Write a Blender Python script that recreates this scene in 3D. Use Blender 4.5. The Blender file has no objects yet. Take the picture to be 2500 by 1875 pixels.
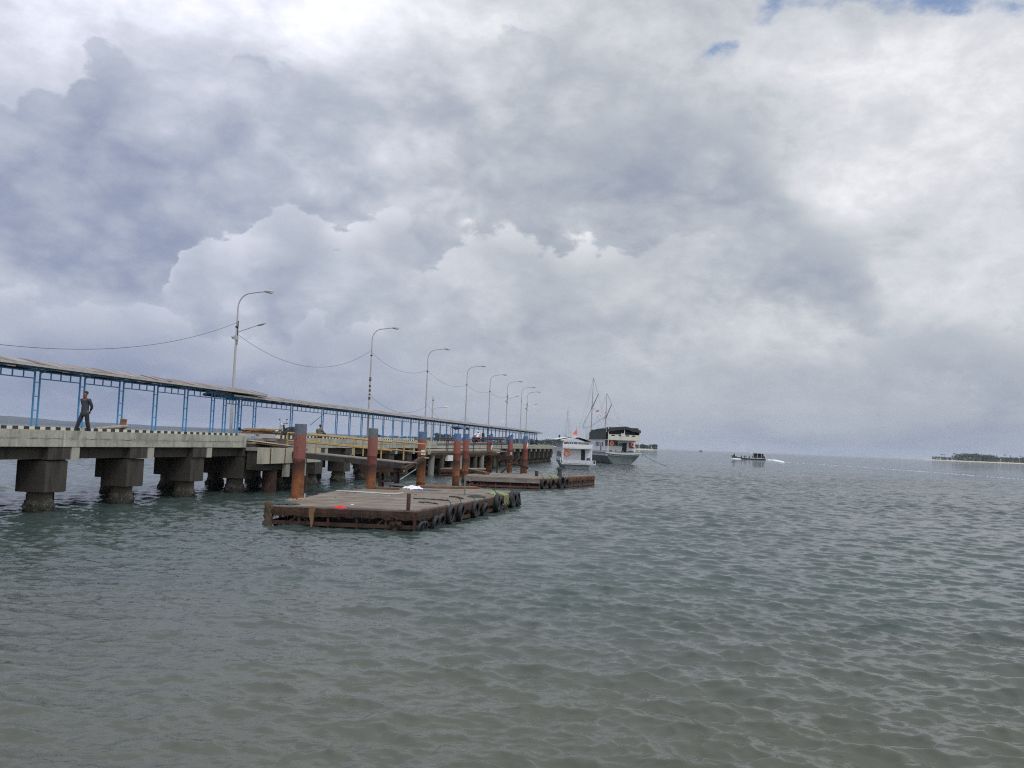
import bpy, bmesh, math, random
import numpy as np
from mathutils import Vector, Matrix, Euler, noise as mnoise
random.seed(7)
R_ = math.radians
scene = bpy.context.scene
COL = scene.collection
# ------------------------------------------------------------------ camera
CAM_H = 3.45
PITCH, ROLL = R_(3.80), R_(2.23)
FPX = 2161.0                       # focal length in pixels of the 2500 px wide photo
cam_data = bpy.data.cameras.new("camera")
cam_data.sensor_width = 36.0
cam_data.lens = FPX / 2500 * 36
cam_data.clip_start = 0.1
cam_data.clip_end = 60000
cam = bpy.data.objects.new("camera", cam_data)
COL.objects.link(cam)
CAM_ROT = Matrix.Rotation(math.pi/2 + PITCH, 3, 'X') @ Matrix.Rotation(ROLL, 3, 'Z')
cam.matrix_world = Matrix.Translation((0, 0, CAM_H)) @ CAM_ROT.to_4x4()
scene.camera = cam
scene.render.resolution_x, scene.render.resolution_y = 1024, 768
scene.view_settings.view_transform = 'Standard'
scene.view_settings.look = 'None'
scene.view_settings.exposure = 0.20
scene.view_settings.gamma = 1
scene.cycles.use_denoising = False
scene.cycles.filter_width = 1.15
scene.cycles.sample_clamp_indirect = 6
EYE = Vector((0, 0, CAM_H))

def ray(px, py):
    return (CAM_ROT @ Vector(((px-1250)/FPX, (937.5-py)/FPX, -1))).normalized()
def at(px, py, Y):
    d = ray(px, py); return EYE + d*(Y/d.y)
def onz(px, py, z):
    d = ray(px, py); return EYE + d*((z-CAM_H)/d.z)

# ------------------------------------------------------------------ node helpers
class NT:
    def __init__(s, tree): s.t = tree; s.n = tree.nodes; s.l = tree.links
    def new(s, typ, **kw):
        n = s.n.new(typ)
        for k, v in kw.items(): setattr(n, k, v)
        return n
    def put(s, sock, v):
        if isinstance(v, bpy.types.NodeSocket): s.l.new(v, sock)
        elif v is not None:
            if sock.type == 'RGBA' and len(v) == 3: v = (*v, 1)
            sock.default_value = v
    def m(s, op, a, b=None, c=None, clamp=False):
        n = s.new('ShaderNodeMath', operation=op); n.use_clamp = clamp
        for i, v in enumerate((a, b, c)):
            if v is not None: s.put(n.inputs[i], v)
        return n.outputs[0]
    def v(s, op, a, b=None, scale=None):
        n = s.new('ShaderNodeVectorMath', operation=op)
        s.put(n.inputs[0], a)
        if b is not None: s.put(n.inputs[1], b)
        if scale is not None: s.put(n.inputs['Scale'], scale)
        return n.outputs['Value'] if op in ('DOT_PRODUCT', 'LENGTH', 'DISTANCE') else n.outputs[0]
    def noise(s, vec, scale, detail=4, rough=.55, out=0, dist=0.0):
        n = s.new('ShaderNodeTexNoise')
        if vec is not None: s.put(n.inputs['Vector'], vec)
        n.inputs['Scale'].default_value = scale; n.inputs['Detail'].default_value = detail
        n.inputs['Roughness'].default_value = rough; n.inputs['Distortion'].default_value = dist
        return n.outputs[out]
    def mix(s, f, a, b, mode='MIX'):
        n = s.new('ShaderNodeMix', data_type='RGBA', blend_type=mode)
        s.put(n.inputs[0], f); s.put(n.inputs[6], a); s.put(n.inputs[7], b)
        return n.outputs[2]
    def ramp(s, f, stops, interp='LINEAR'):
        n = s.new('ShaderNodeValToRGB'); n.color_ramp.interpolation = interp
        e = n.color_ramp.elements
        while len(e) < len(stops): e.new(.5)
        for i, (p, c) in enumerate(stops):
            e[i].position = p
            e[i].color = (c, c, c, 1) if isinstance(c, (int, float)) else (*c, 1)
        s.put(n.inputs[0], f); return n.outputs[0]
    def step(s, x, lo, hi):
        n = s.new('ShaderNodeMapRange', interpolation_type='SMOOTHSTEP')
        s.put(n.inputs[0], x); n.inputs[1].default_value = lo; n.inputs[2].default_value = hi
        return n.outputs[0]
    def lin(s, x, lo, hi, a=0.0, b=1.0):
        n = s.new('ShaderNodeMapRange')
        s.put(n.inputs[0], x)
        for i, v in zip((1, 2, 3, 4), (lo, hi, a, b)): n.inputs[i].default_value = v
        return n.outputs[0]
    def xyz(s, v):
        n = s.new('ShaderNodeSeparateXYZ'); s.put(n.inputs[0], v); return n.outputs
    def comb(s, x, y, z):
        n = s.new('ShaderNodeCombineXYZ')
        for i, v in enumerate((x, y, z)): s.put(n.inputs[i], v)
        return n.outputs[0]
    def scalev(s, v, k): return s.v('MULTIPLY', v, k)

def srgb(r, g, b):
    f = lambda c: c/255/12.92 if c/255 <= .04045 else ((c/255+.055)/1.055)**2.4
    return (f(r), f(g), f(b))

# ------------------------------------------------------------------ sky
SUN_EL, SUN_AZ = R_(52), R_(138)     # azimuth clockwise from +Y: high behind the viewer, to the right
world = bpy.data.worlds.new("World"); scene.world = world; world.use_nodes = True
def build_sky():
    world.node_tree.nodes.clear()
    T = NT(world.node_tree)
    out = T.new('ShaderNodeOutputWorld')
    sky = T.new('ShaderNodeTexSky', sky_type='NISHITA', sun_disc=False)
    sky.sun_elevation = SUN_EL; sky.sun_rotation = SUN_AZ; sky.ozone_density = 4.0; sky.dust_density = .3
    bg1 = T.new('ShaderNodeBackground'); T.l.new(sky.outputs[0], bg1.inputs[0]); bg1.inputs[1].default_value = .12
    d = T.new('ShaderNodeTexCoord').outputs['Generated']
    X, Y, Z = T.xyz(d)
    az = T.m('MULTIPLY', T.m('ARCTAN2', X, Y), 57.2958)
    el = T.m('MULTIPLY', T.m('ARCSINE', Z), 57.2958)
    uv = T.comb(az, el, 0.0)
    ds = T.scalev(d, (1, 1, 1.5))
    w1 = T.v('SUBTRACT', T.noise(ds, 6.5, 3, .55, out=1), (.5, .5, .5))
    w2 = T.v('SUBTRACT', T.noise(ds, 30, 5, .62, out=1), (.5, .5, .5))
    uvw = T.v('ADD', uv, T.v('ADD', T.scalev(w1, (7, 4.5, 0)), T.scalev(w2, (2.6, 1.9, 0))))
    uvs = T.v('ADD', uv, T.scalev(w1, (9, 5, 0)))
    def uvpix(x, y):                  # x, y in a 2212 px wide view of the photo
        r = ray(x*2500/2212, y*2500/2212)
        return (math.degrees(math.atan2(r.x, r.y)), math.degrees(math.asin(r.z)))
    K = .0288
    def quad(src, x, y, rx, ry):      # squared elliptical distance
        c = uvpix(x, y)
        q = T.v('MULTIPLY', T.v('SUBTRACT', src, (c[0], c[1], 0)), (1/(rx*K), 1/(ry*K), 0))
        return T.v('DOT_PRODUCT', q, q)
    def gauss(src, b):
        x, y, rx, ry, a = b
        return T.m('MULTIPLY', T.m('EXPONENT', T.m('MULTIPLY', quad(src, x, y, rx, ry), -1.0)), a)
    def total(src, lst):
        r = None
        for b in lst:
            g = gauss(src, b); r = g if r is None else T.m('ADD', r, g)
        return r
    n_mid = T.noise(ds, 11, 7, .58, dist=.35)
    n_fine = T.noise(T.scalev(d, (1, 1, 1.8)), 34, 6, .6)
    cen = lambda n: T.m('SUBTRACT', n, .5)
    mul = lambda *a: T.m('MULTIPLY', a[0], a[1]) if len(a) == 2 else T.m('MULTIPLY', a[0], mul(*a[1:]))
    add = lambda *a: T.m('ADD', a[0], a[1]) if len(a) == 2 else T.m('ADD', a[0], add(*a[1:]))
    mixn = lambda f, a, b: add(mul(a, T.m('SUBTRACT', 1.0, f)), mul(b, f))
    # cauliflower bumps: rounded cells at three sizes
    dw = T.v('ADD', ds, T.scalev(w1, (.10, .10, .10)))
    def cells(sc):
        v = T.new('ShaderNodeTexVoronoi', feature='SMOOTH_F1'); T.put(v.inputs['Vector'], dw)
        v.inputs['Scale'].default_value = sc; v.inputs['Smoothness'].default_value = .35
        return T.m('SUBTRACT', .42, v.outputs['Distance'])
    c1, c2 = cells(13), cells(33)
    n_tiny = T.noise(T.scalev(d, (1, 1, 1.6)), 75, 5, .65)
    bil = add(mul(c1, 2.1), mul(c2, 1.25), mul(cen(n_mid), 2.4), mul(cen(n_fine), 2.2), mul(cen(n_tiny), 1.3))            # degrees
    B = add(.53, total(uvs, SOFT), mul(cen(n_mid), .56), mul(cen(n_fine), .24), mul(cen(n_tiny), .08))
    azn = T.m('MULTIPLY_ADD', T.m('ADD', az, T.m('MULTIPLY', T.xyz(w2)[0], 2.0)), 1/80.0, .5)
    for L in LAYERS:
        fc = T.new('ShaderNodeFloatCurve'); cv = fc.mapping.curves[0]
        P = [uvpix(x, y) for x, y in L['top']]
        P = [(.0, P[0][1])]+[(a/80+.5, e) for a, e in P]+[(1.0, P[-1][1])]
        while len(cv.points) < len(P): cv.points.new(.5, .5)
        for q, (a, e) in zip(cv.points, P): q.location = (a, max(0, e)/50)
        for q in cv.points: q.handle_type = 'AUTO_CLAMPED'
        fc.mapping.update(); T.put(fc.inputs['Value'], azn)
        s = add(T.m('SUBTRACT', mul(fc.outputs[0], 50.0), el), mul(bil, L.get('bump', 1.0)))
        soft = L.get('soft', .5)
        mk = T.step(s, 0.0, soft) if not L.get('wisp') else T.step(s, -soft, soft)
        c0, c1_ = L['az']                                                      # photo columns where the layer fades in and out
        a0, a1 = uvpix(c0[0], 600)[0], uvpix(c0[1], 600)[0]; b0, b1 = uvpix(c1_[0], 600)[0], uvpix(c1_[1], 600)[0]
        azf = T.m('ADD', az, mul(T.xyz(w1)[0], 8.0))
        fade = mul(T.step(azf, a0, a1), T.step(azf, b1, b0))
        dn = L['down']; fd = T.step(s, dn*1.25, dn*.55)
        diss = T.lin(T.noise(ds, 5.0, 3, .5), .32, .5, L.get('diss', .55), 1.0)
        rim = T.m('EXPONENT', T.m('MULTIPLY', T.m('MAXIMUM', s, 0.0), -1.0/L['len']))
        body = add(L['base'], mul(rim, L['rim']-L['base']), mul(cen(n_mid), L.get('var', .35)), mul(c1, L.get('cell', .28)), mul(c2, .13), mul(cen(n_fine), .22), mul(cen(n_tiny), .10))
        if L.get('extra'): body = add(body, total(uvs, L['extra']))
        B = mixn(mul(mk, fade, fd, diss), B, body)
    # overcast toward the horizon is calmer
    low = T.step(el, 8.0, 0.0)
    calm = add(.36, total(uvs, LOWSOFT), mul(cen(T.noise(T.scalev(d, (1, 1, 5.0)), 9, 5, .55)), .36))
    B = mixn(T.m('MULTIPLY', low, .8), B, calm)
    colr = T.ramp(B, [(0.0, srgb(122, 132, 152)), (.25, srgb(146, 154, 170)), (.5, srgb(174, 180, 188)),
                      (.75, srgb(207, 209, 214)), (1.0, srgb(244, 244, 247))])
    colr = T.mix(T.step(az, 6.0, -24.0), colr, T.mix(1.0, colr, (.97, .985, 1.075), 'MULTIPLY'))
    # brightness outside the view: sun-side cloud behind the viewer and overhead
    behind = T.step(T.m('ADD', T.m('MULTIPLY', Y, .8), T.m('MULTIPLY', X, -.6)), .30, -.7)
    over = T.step(el, 26.0, 58.0)
    gain = T.m('ADD', 1.0, T.m('ADD', T.m('MULTIPLY', behind, .70), T.m('MULTIPLY', over, .95)))
    bg2 = T.new('ShaderNodeBackground'); T.l.new(colr, bg2.inputs[0]); T.put(bg2.inputs[1], gain)
    # openings of blue
    hole = total(uvw, HOLES)
    cover = T.m('SUBTRACT', 1.0, T.m('MULTIPLY', T.step(T.m('ADD', hole, T.m('MULTIPLY', T.m('SUBTRACT', n_fine, .5), 2.2)), .20, 1.5), .85))
    mx = T.new('ShaderNodeMixShader'); T.put(mx.inputs[0], cover)
    T.l.new(bg1.outputs[0], mx.inputs[1]); T.l.new(bg2.outputs[0], mx.inputs[2])
    T.l.new(mx.outputs[0], out.inputs[0])
SOFT = [(100,40,260,110,.30),(520,30,380,70,.36),(900,30,300,60,.30),(1350,30,220,60,.12),(1950,170,420,120,.26),
        (2150,60,120,60,.1),(1790,430,190,110,.28),(2150,430,160,160,.22),(1420,320,260,110,-.22),(1300,240,160,60,-.14),
        (1800,720,420,60,.06),(1950,640,250,60,.10),(1500,200,300,60,.06)]
LAYERS = [
  dict(top=[(0,175),(60,150),(130,150),(180,105),(260,85),(310,125),(420,140),(480,140),(510,92),(560,100),(620,140),(760,170),(850,175),(920,130),(1000,110),(1100,62),(1200,66),(1320,110),(1500,170)],
       az=((-400,-300),(1150,1500)), down=17, base=.45, rim=.53, len=2.0, soft=.7, var=.62, cell=.30, diss=.9,
       extra=[(150,430,240,160,-.12),(150,180,200,60,.08),(600,230,280,80,.06),(250,560,280,60,-.12),(1050,150,180,90,.16),(800,420,260,120,.12),(60,300,80,50,.16)]),
  dict(top=[(1180,340),(1250,290),(1400,240),(1550,260),(1650,320),(1750,390)], az=((1120,1300),(1600,1760)), down=6, base=.39, rim=.46, len=1.5, soft=1.6, wisp=1, var=.3, cell=.2, diss=.6),
  dict(top=[(290,650),(350,600),(400,520),(440,485),(475,508),(515,505),(560,455),(620,420),(690,445),(740,500),(790,470),(860,450),(960,520)],
       az=((300,360),(780,960)), down=8, base=.47, rim=.76, len=2.0, soft=.5, var=.4, cell=.36, diss=.6),
  dict(top=[(760,690),(820,640),(880,600),(950,545),(990,505),(1060,482),(1110,474),(1180,492),(1240,520),(1300,515),(1370,498),(1440,472),(1510,492),(1580,540)],
       az=((820,960),(1440,1580)), down=8, base=.52, rim=.78, len=1.9, soft=.8, var=.4, cell=.30, diss=.5),
  dict(top=[(1380,500),(1440,450),(1540,405),(1640,425),(1720,455),(1800,485),(1860,535),(1900,600),(1960,680)],
       az=((1440,1560),(1880,1980)), down=6, base=.47, rim=.50, len=2.0, wisp=1, soft=1.8, var=.35, cell=.26, diss=.8),
  dict(top=[(0,630),(60,632),(110,668),(200,660),(300,655),(420,690),(520,730),(600,722),(640,690),(685,664),(715,690),(770,700),(830,712),(900,765),(1000,790),(1150,800)],
       az=((-400,-300),(820,1050)), down=5.5, base=.32, rim=.64, len=1.5, soft=.6, var=.35, cell=.34, diss=.55),
  dict(top=[(1850,720),(1950,690),(2050,670),(2120,690),(2212,720)], az=((1800,1950),(2300,2500)), down=4, base=.45, rim=.66, len=1.2, soft=.6, wisp=1, var=.3, cell=.3, diss=.5),
]
LOWSOFT = [(250,830,520,95,-.26),(100,890,400,60,-.12),(1000,850,300,60,.0),(1500,880,400,60,.05),(2000,740,380,50,.14),(1700,940,500,30,-.10),(2150,930,300,40,-.14),
           (450,765,200,24,.12),(900,830,200,30,.06)]
HOLES = [(1545,112,50,24,1.0),(1700,12,70,20,1.0),(1830,30,100,22,.9),(2050,8,120,26,1.1),(2180,30,60,18,.9),(1640,40,40,16,.5)]
build_sky()
scene.world.cycles.sampling_method = 'MANUAL'
scene.world.cycles.sample_map_resolution = 512

sun_d = bpy.data.lights.new("sun", 'SUN'); sun_d.energy = 1.1; sun_d.angle = R_(14); sun_d.color = (1.0, .96, .90)
sun = bpy.data.objects.new("sun", sun_d); COL.objects.link(sun)
sdir = Vector((math.sin(SUN_AZ)*math.cos(SUN_EL), math.cos(SUN_AZ)*math.cos(SUN_EL), math.sin(SUN_EL)))
sun.rotation_euler = sdir.to_track_quat('Z', 'Y').to_euler()

# ------------------------------------------------------------------ mesh helpers
def tag(o, label=None, cat=None, group=None, kind=None):
    for k, v in (('label', label), ('category', cat), ('group', group), ('kind', kind)):
        if v: o[k] = v
    return o
def empty(name, loc=(0, 0, 0), rz=0.0, parent=None):
    o = bpy.data.objects.new(name, None); COL.objects.link(o); o.empty_display_size = .2
    o.location = loc; o.rotation_euler = (0, 0, rz); o.parent = parent
    return o
def thing(name, label, cat, loc=(0, 0, 0), rz=0.0, group=None):
    return tag(empty(name, loc, rz), label, cat, group)
def copy_tree(o, parent=None):
    c = o.copy(); COL.objects.link(c); c.parent = parent
    for ch in list(o.children): copy_tree(ch, c)
    return c
class MB:
    def __init__(s): s.v = []; s.f = []; s.smooth = []; s.mi = []; s.cur = 0
    def add(s, vs, fs, smooth=False):
        b = len(s.v); s.v += [tuple(p) for p in vs]
        s.f += [tuple(i+b for i in f) for f in fs]; s.smooth += [smooth]*len(fs); s.mi += [s.cur]*len(fs)
        return s
    def box(s, x0, x1, y0, y1, z0, z1, M=None):
        vs = [Vector((x, y, z)) for z in (z0, z1) for x, y in ((x0, y0), (x1, y0), (x1, y1), (x0, y1))]
        if M: vs = [M @ v for v in vs]
        return s.add(vs, [(3,2,1,0),(4,5,6,7),(0,1,5,4),(1,2,6,5),(2,3,7,6),(3,0,4,7)])
    def prism(s, poly, z0, z1):
        n = len(poly)
        zf = (lambda z, i: z[i] if isinstance(z, (list, tuple)) else z)
        vs = [(p[0], p[1], zf(z0, i)) for i, p in enumerate(poly)] + [(p[0], p[1], zf(z1, i)) for i, p in enumerate(poly)]
        return s.add(vs, [tuple(range(n-1, -1, -1)), tuple(range(n, 2*n))] + [(i, (i+1) % n, n+(i+1) % n, n+i) for i in range(n)])
    def bar(s, a, b, w, h=None, up=(0, 0, 1)):
        a, b = Vector(a), Vector(b); h = h or w
        d = (b-a); L = d.length
        if L < 1e-6: return s
        d.normalize(); u = Vector(up)
        if abs(d.dot(u)) > .98: u = Vector((1, 0, 0))
        sx = d.cross(u).normalized(); sz = sx.cross(d)
        vs = [p + sx*i*w/2 + sz*j*h/2 for p in (a, b) for i, j in ((-1,-1),(1,-1),(1,1),(-1,1))]
        return s.add(vs, [(0,1,2,3),(7,6,5,4),(0,4,5,1),(1,5,6,2),(2,6,7,3),(3,7,4,0)])
    def tube(s, pts, r, n=8, caps=True):
        pts = [Vector(p) for p in pts]; rs = r if isinstance(r, (list, tuple)) else [r]*len(pts)
        rings = []; prev = None
        for i, p in enumerate(pts):
            d = (pts[min(i+1, len(pts)-1)] - pts[max(i-1, 0)]).normalized()
            if prev is None:
                u = Vector((0, 0, 1)) if abs(d.z) < .9 else Vector((1, 0, 0)); u = (u - d*u.dot(d)).normalized()
            else: u = (prev - d*prev.dot(d)).normalized()
            prev = u; w = d.cross(u)
            rings.append([p + (u*math.cos(t) + w*math.sin(t))*rs[i] for t in [2*math.pi*k/n for k in range(n)]])
        vs = [v for rg in rings for v in rg]; fs = []
        for i in range(len(pts)-1):
            for k in range(n): fs.append((i*n+k, i*n+(k+1) % n, (i+1)*n+(k+1) % n, (i+1)*n+k))
        s.add(vs, fs, True)
        if caps: s.add(rings[0], [tuple(range(n-1, -1, -1))]); s.add(rings[-1], [tuple(range(n))])
        return s
    def lathe(s, prof, n=20, c=(0, 0, 0), wob=None):
        vs = []
        for (r, z) in prof:
            for k in range(n):
                t = 2*math.pi*k/n; rr = r*(wob(t, z) if wob else 1)
                vs.append((c[0]+rr*math.cos(t), c[1]+rr*math.sin(t), c[2]+z))
        fs = [(i*n+k, i*n+(k+1) % n, (i+1)*n+(k+1) % n, (i+1)*n+k) for i in range(len(prof)-1) for k in range(n)]
        m = len(prof)-1
        s.add(vs, fs, True)
        s.add(vs[:n], [tuple(range(n-1, -1, -1))]); s.add(vs[m*n:], [tuple(range(n))])
        return s
    def ball(s, c, r, seg=10, rings=6, M=None):
        r = r if isinstance(r, (tuple, list)) else (r, r, r); vs = []
        for i in range(rings+1):
            ph = math.pi*i/rings
            for k in range(seg):
                t = 2*math.pi*k/seg
                v = Vector((r[0]*math.sin(ph)*math.cos(t), r[1]*math.sin(ph)*math.sin(t), -r[2]*math.cos(ph)))
                if M: v = M @ v
                vs.append(Vector(c)+v)
        fs = [(i*seg+k, i*seg+(k+1) % seg, (i+1)*seg+(k+1) % seg, (i+1)*seg+k) for i in range(rings) for k in range(seg)]
        return s.add(vs, fs, True)
    def torus(s, c, R, r, axis='X', n=20, m=8, sq=1.0):
        vs = []
        for i in range(n):
            t = 2*math.pi*i/n
            for j in range(m):
                q = 2*math.pi*j/m
                a = R + r*math.cos(q); w = r*math.sin(q)*sq
                p = (w, a*math.cos(t), a*math.sin(t)) if axis == 'X' else (a*math.cos(t), w, a*math.sin(t)) if axis == 'Y' else (a*math.cos(t), a*math.sin(t), w)
                vs.append(Vector(c)+Vector(p))
        fs = [(i*m+j, ((i+1) % n)*m+j, ((i+1) % n)*m+(j+1) % m, i*m+(j+1) % m) for i in range(n) for j in range(m)]
        return s.add(vs, fs, True)
    def loft(s, secs, close=False, caps=True, smooth=False):
        n = len(secs[0]); vs = [p for sc in secs for p in sc]; fs = []
        for i in range(len(secs)-1):
            for k in range(n if close else n-1):
                fs.append((i*n+k, i*n+(k+1) % n, (i+1)*n+(k+1) % n, (i+1)*n+k))
        s.add(vs, fs, smooth)
        if caps: s.add(secs[0], [tuple(range(n-1, -1, -1))]); s.add(secs[-1], [tuple(range(n))])
        return s
    def jitter(s, a, seed=0, start=0):
        rnd = random.Random(seed)
        s.v = s.v[:start] + [(x+rnd.uniform(-a, a), y+rnd.uniform(-a, a), z+rnd.uniform(-a, a)) for x, y, z in s.v[start:]]
        return s
    def build(s, name, mats, parent=None, loc=None, rz=0.0, fixn=True):
        me = bpy.data.meshes.new(name)
        me.from_pydata(s.v, [], s.f)
        if fixn:
            bm = bmesh.new(); bm.from_mesh(me); bmesh.ops.recalc_face_normals(bm, faces=bm.faces); bm.to_mesh(me); bm.free()
        if len(me.polygons) == len(s.smooth):
            me.polygons.foreach_set('use_smooth', s.smooth); me.polygons.foreach_set('material_index', s.mi)
        for m in (mats if isinstance(mats, (list, tuple)) else [mats]): me.materials.append(m)
        o = bpy.data.objects.new(name, me); COL.objects.link(o); o.parent = parent
        if loc is not None: o.location = loc
        o.rotation_euler = (0, 0, rz)
        return o

# ------------------------------------------------------------------ materials
def mat(name):
    m = bpy.data.materials.new(name); m.use_nodes = True
    T = NT(m.node_tree); b = m.node_tree.nodes['Principled BSDF']
    return m, T, b
def bump(T, b, h, strength=.3, dist=.02):
    n = T.new('ShaderNodeBump'); n.inputs['Strength'].default_value = strength; n.inputs['Distance'].default_value = dist
    T.put(n.inputs['Height'], h); T.l.new(n.outputs[0], b.inputs['Normal'])
def objco(T): return T.new('ShaderNodeTexCoord').outputs['Object']
def paint(name, col, rough=.55, dirt=(.10, .08, .06), amt=.35, scale=3.0, metal=0.0, streak=True):
    m, T, b = mat(name); co = objco(T)
    n = T.noise(T.scalev(co, (1, 1, .35 if streak else 1)), scale, 6, .65)
    f = T.m('MULTIPLY', T.step(n, .45, .75), amt)
    n2 = T.noise(co, scale*7, 3, .6)
    c = T.mix(f, col, dirt)
    c = T.mix(T.m('MULTIPLY', T.m('SUBTRACT', n2, .3, clamp=True), .35), c, tuple(x*.6 for x in col))
    T.put(b.inputs['Base Color'], c); b.inputs['Roughness'].default_value = rough; b.inputs['Metallic'].default_value = metal
    bump(T, b, n2, .15, .01)
    return m
def concrete(name, col, stain=.5, wet=None, joint=None):
    m, T, b = mat(name); co = objco(T)
    big = T.noise(co, .7, 5, .6); fine = T.noise(co, 9, 6, .65)
    st = T.noise(T.scalev(co, (1.4, 1.4, .22)), 1.6, 6, .7)
    c = T.mix(T.step(big, .35, .7), col, tuple(x*.72 for x in col))
    c = T.mix(T.m('MULTIPLY', T.step(st, .48, .68), stain), c, (col[0]*.32, col[1]*.33, col[2]*.31))
    c = T.mix(T.m('MULTIPLY', T.step(T.noise(T.scalev(co, (.8, .8, .12)), 2.3, 5, .6), .62, .72), .5), c, tuple(min(1, x*1.5) for x in col))
    c = T.mix(T.m('MULTIPLY', T.step(fine, .3, .75), .35), c, tuple(x*.6 for x in col))
    if joint:
        zz = T.xyz(co)[2]; wv = T.m('MULTIPLY', T.m('SUBTRACT', T.noise(co, .9, 5, .7), .5), .16)
        dz = T.m('ABSOLUTE', T.m('SUBTRACT', T.m('ADD', zz, wv), joint))
        c = T.mix(T.m('MULTIPLY', T.step(dz, .035, .008), T.lin(T.noise(co, 1.3, 4, .6), .4, .6)), c, (.07, .07, .062))
        blot = T.step(T.m('ADD', T.noise(T.scalev(co, (1, 1, .8)), 1.1, 7, .75), T.m('MULTIPLY', T.step(dz, .18, 0), .06)), .50, .62)
        c = T.mix(T.m('MULTIPLY', blot, .6), c, (.17, .17, .15))
    if wet:
        z = T.xyz(T.new('ShaderNodeNewGeometry').outputs['Position'])[2]
        lv = T.m('ADD', z, T.m('MULTIPLY', T.m('SUBTRACT', T.noise(co, 3, 5, .7), .5), .5))
        c = T.mix(T.step(lv, wet, wet-.35), c, (.016, .017, .013))
        sp = T.m('MULTIPLY', T.step(T.noise(co, 22, 3, .6), .60, .66), T.m('MULTIPLY', T.step(z, .0, .15), T.step(z, .75, .35)))
        c = T.mix(sp, c, (.22, .20, .16))
    T.put(b.inputs['Base Color'], c); b.inputs['Roughness'].default_value = .88
    bump(T, b, T.m('ADD', fine, T.m('MULTIPLY', st, .7)), .4, .03)
    return m
def rust(name, a=(.10, .035, .014), bcol=(.035, .018, .012), hi=(.22, .10, .04), scale=2.5):
    m, T, b = mat(name); co = objco(T)
    n = T.noise(co, scale, 8, .68); n2 = T.noise(T.scalev(co, (1, 1, .4)), scale*2.7, 6, .7)
    c = T.mix(T.step(n, .4, .62), a, bcol)
    c = T.mix(T.m('MULTIPLY', T.step(n2, .55, .72), .7), c, hi)
    T.put(b.inputs['Base Color'], c); b.inputs['Roughness'].default_value = .85
    bump(T, b, T.m('ADD', n, T.noise(co, 25, 4, .7)), .6, .03)
    return m
def pile_mat(name, band, red, seed, blue=(.055, .085, .15), redc=(.22, .050, .030)):
    """steel pile: faded blue top band, red oxide below, bare rust at the bottom (object z runs down from 0 at the top)"""
    m, T, b = mat(name); co = T.v('ADD', objco(T), (seed*3.1, seed*1.7, 0))
    z = T.xyz(objco(T))[2]
    n = T.noise(co, 3.2, 7, .7); nb = T.noise(T.scalev(co, (1, 1, .5)), 9, 5, .7)
    rustc = T.mix(T.step(n, .38, .66), (.20, .065, .018), (.085, .028, .012))
    rustc = T.mix(T.step(nb, .5, .75), rustc, (.26, .10, .025))
    rustc = T.mix(T.step(z, -red-.9, -red-.1), rustc, (.055, .022, .015))
    redm = T.mix(T.step(nb, .45, .8), redc, (.13, .035, .022))
    redm = T.mix(T.m('MULTIPLY', T.step(T.noise(co, 5, 6, .75), .58, .63), .85), redm, (.045, .018, .012))
    chip = T.step(T.noise(T.scalev(co, (1, 1, .7)), 2.2, 7, .8, dist=1.0), .66, .69)
    redm = T.mix(T.m('MULTIPLY', chip, .6), redm, (.35, .20, .14))
    zz = T.m('ADD', z, T.m('MULTIPLY', T.m('SUBTRACT', n, .5), 1.0))
    c = T.mix(T.step(zz, -red+.05, -red-.08), redm, rustc)
    bl = T.mix(T.step(nb, .48, .7), blue, tuple(x*.55 for x in blue))
    bl = T.mix(T.m('MULTIPLY', T.step(n, .56, .62), .8), bl, (.06, .05, .04))
    zb = T.m('ADD', z, T.m('MULTIPLY', T.m('SUBTRACT', nb, .5), .03))
    c = T.mix(T.step(zb, -band-.01, -band+.01), c, bl)
    gz = T.xyz(T.new('ShaderNodeNewGeometry').outputs['Position'])[2]
    c = T.mix(T.step(T.m('ADD', gz, T.m('MULTIPLY', T.m('SUBTRACT', n, .5), .5)), .45, .15), c, (.014, .012, .009))
    T.put(b.inputs['Base Color'], c); b.inputs['Roughness'].default_value = .8
    bump(T, b, T.m('ADD', n, nb), .4, .02)
    return m
def wood(name, col, dark=.5, axis=(1, .12, 1), scale=6, blot=None):
    m, T, b = mat(name); co = objco(T)
    n = T.noise(T.scalev(co, axis), scale, 7, .65); p = T.noise(co, 1.1, 4, .6)
    c = T.mix(T.step(n, .35, .7), col, tuple(x*dark for x in col))
    c = T.mix(T.m('MULTIPLY', T.step(p, .45, .65), .5), c, tuple(x*.6 for x in col))
    if blot:
        q = T.noise(co, .55, 7, .7); c = T.mix(T.m('MULTIPLY', T.step(q, .48, .60), .55), c, blot)
        q = T.noise(T.v('ADD', co, (7, 3, 1)), 3.5, 6, .75); c = T.mix(T.m('MULTIPLY', T.step(q, .58, .66), .7), c, (.07, .045, .03))
    T.put(b.inputs['Base Color'], c); b.inputs['Roughness'].default_value = .85
    bump(T, b, n, .4, .02)
    return m
def plain(name, col, rough=.6, var=.3, scale=8, metal=0.0):
    m, T, b = mat(name); co = objco(T)
    n = T.noise(co, scale, 5, .6)
    c = T.mix(T.m('MULTIPLY', T.step(n, .35, .7), var), col, tuple(x*.55 for x in col))
    T.put(b.inputs['Base Color'], c); b.inputs['Roughness'].default_value = rough; b.inputs['Metallic'].default_value = metal
    return m

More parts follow.
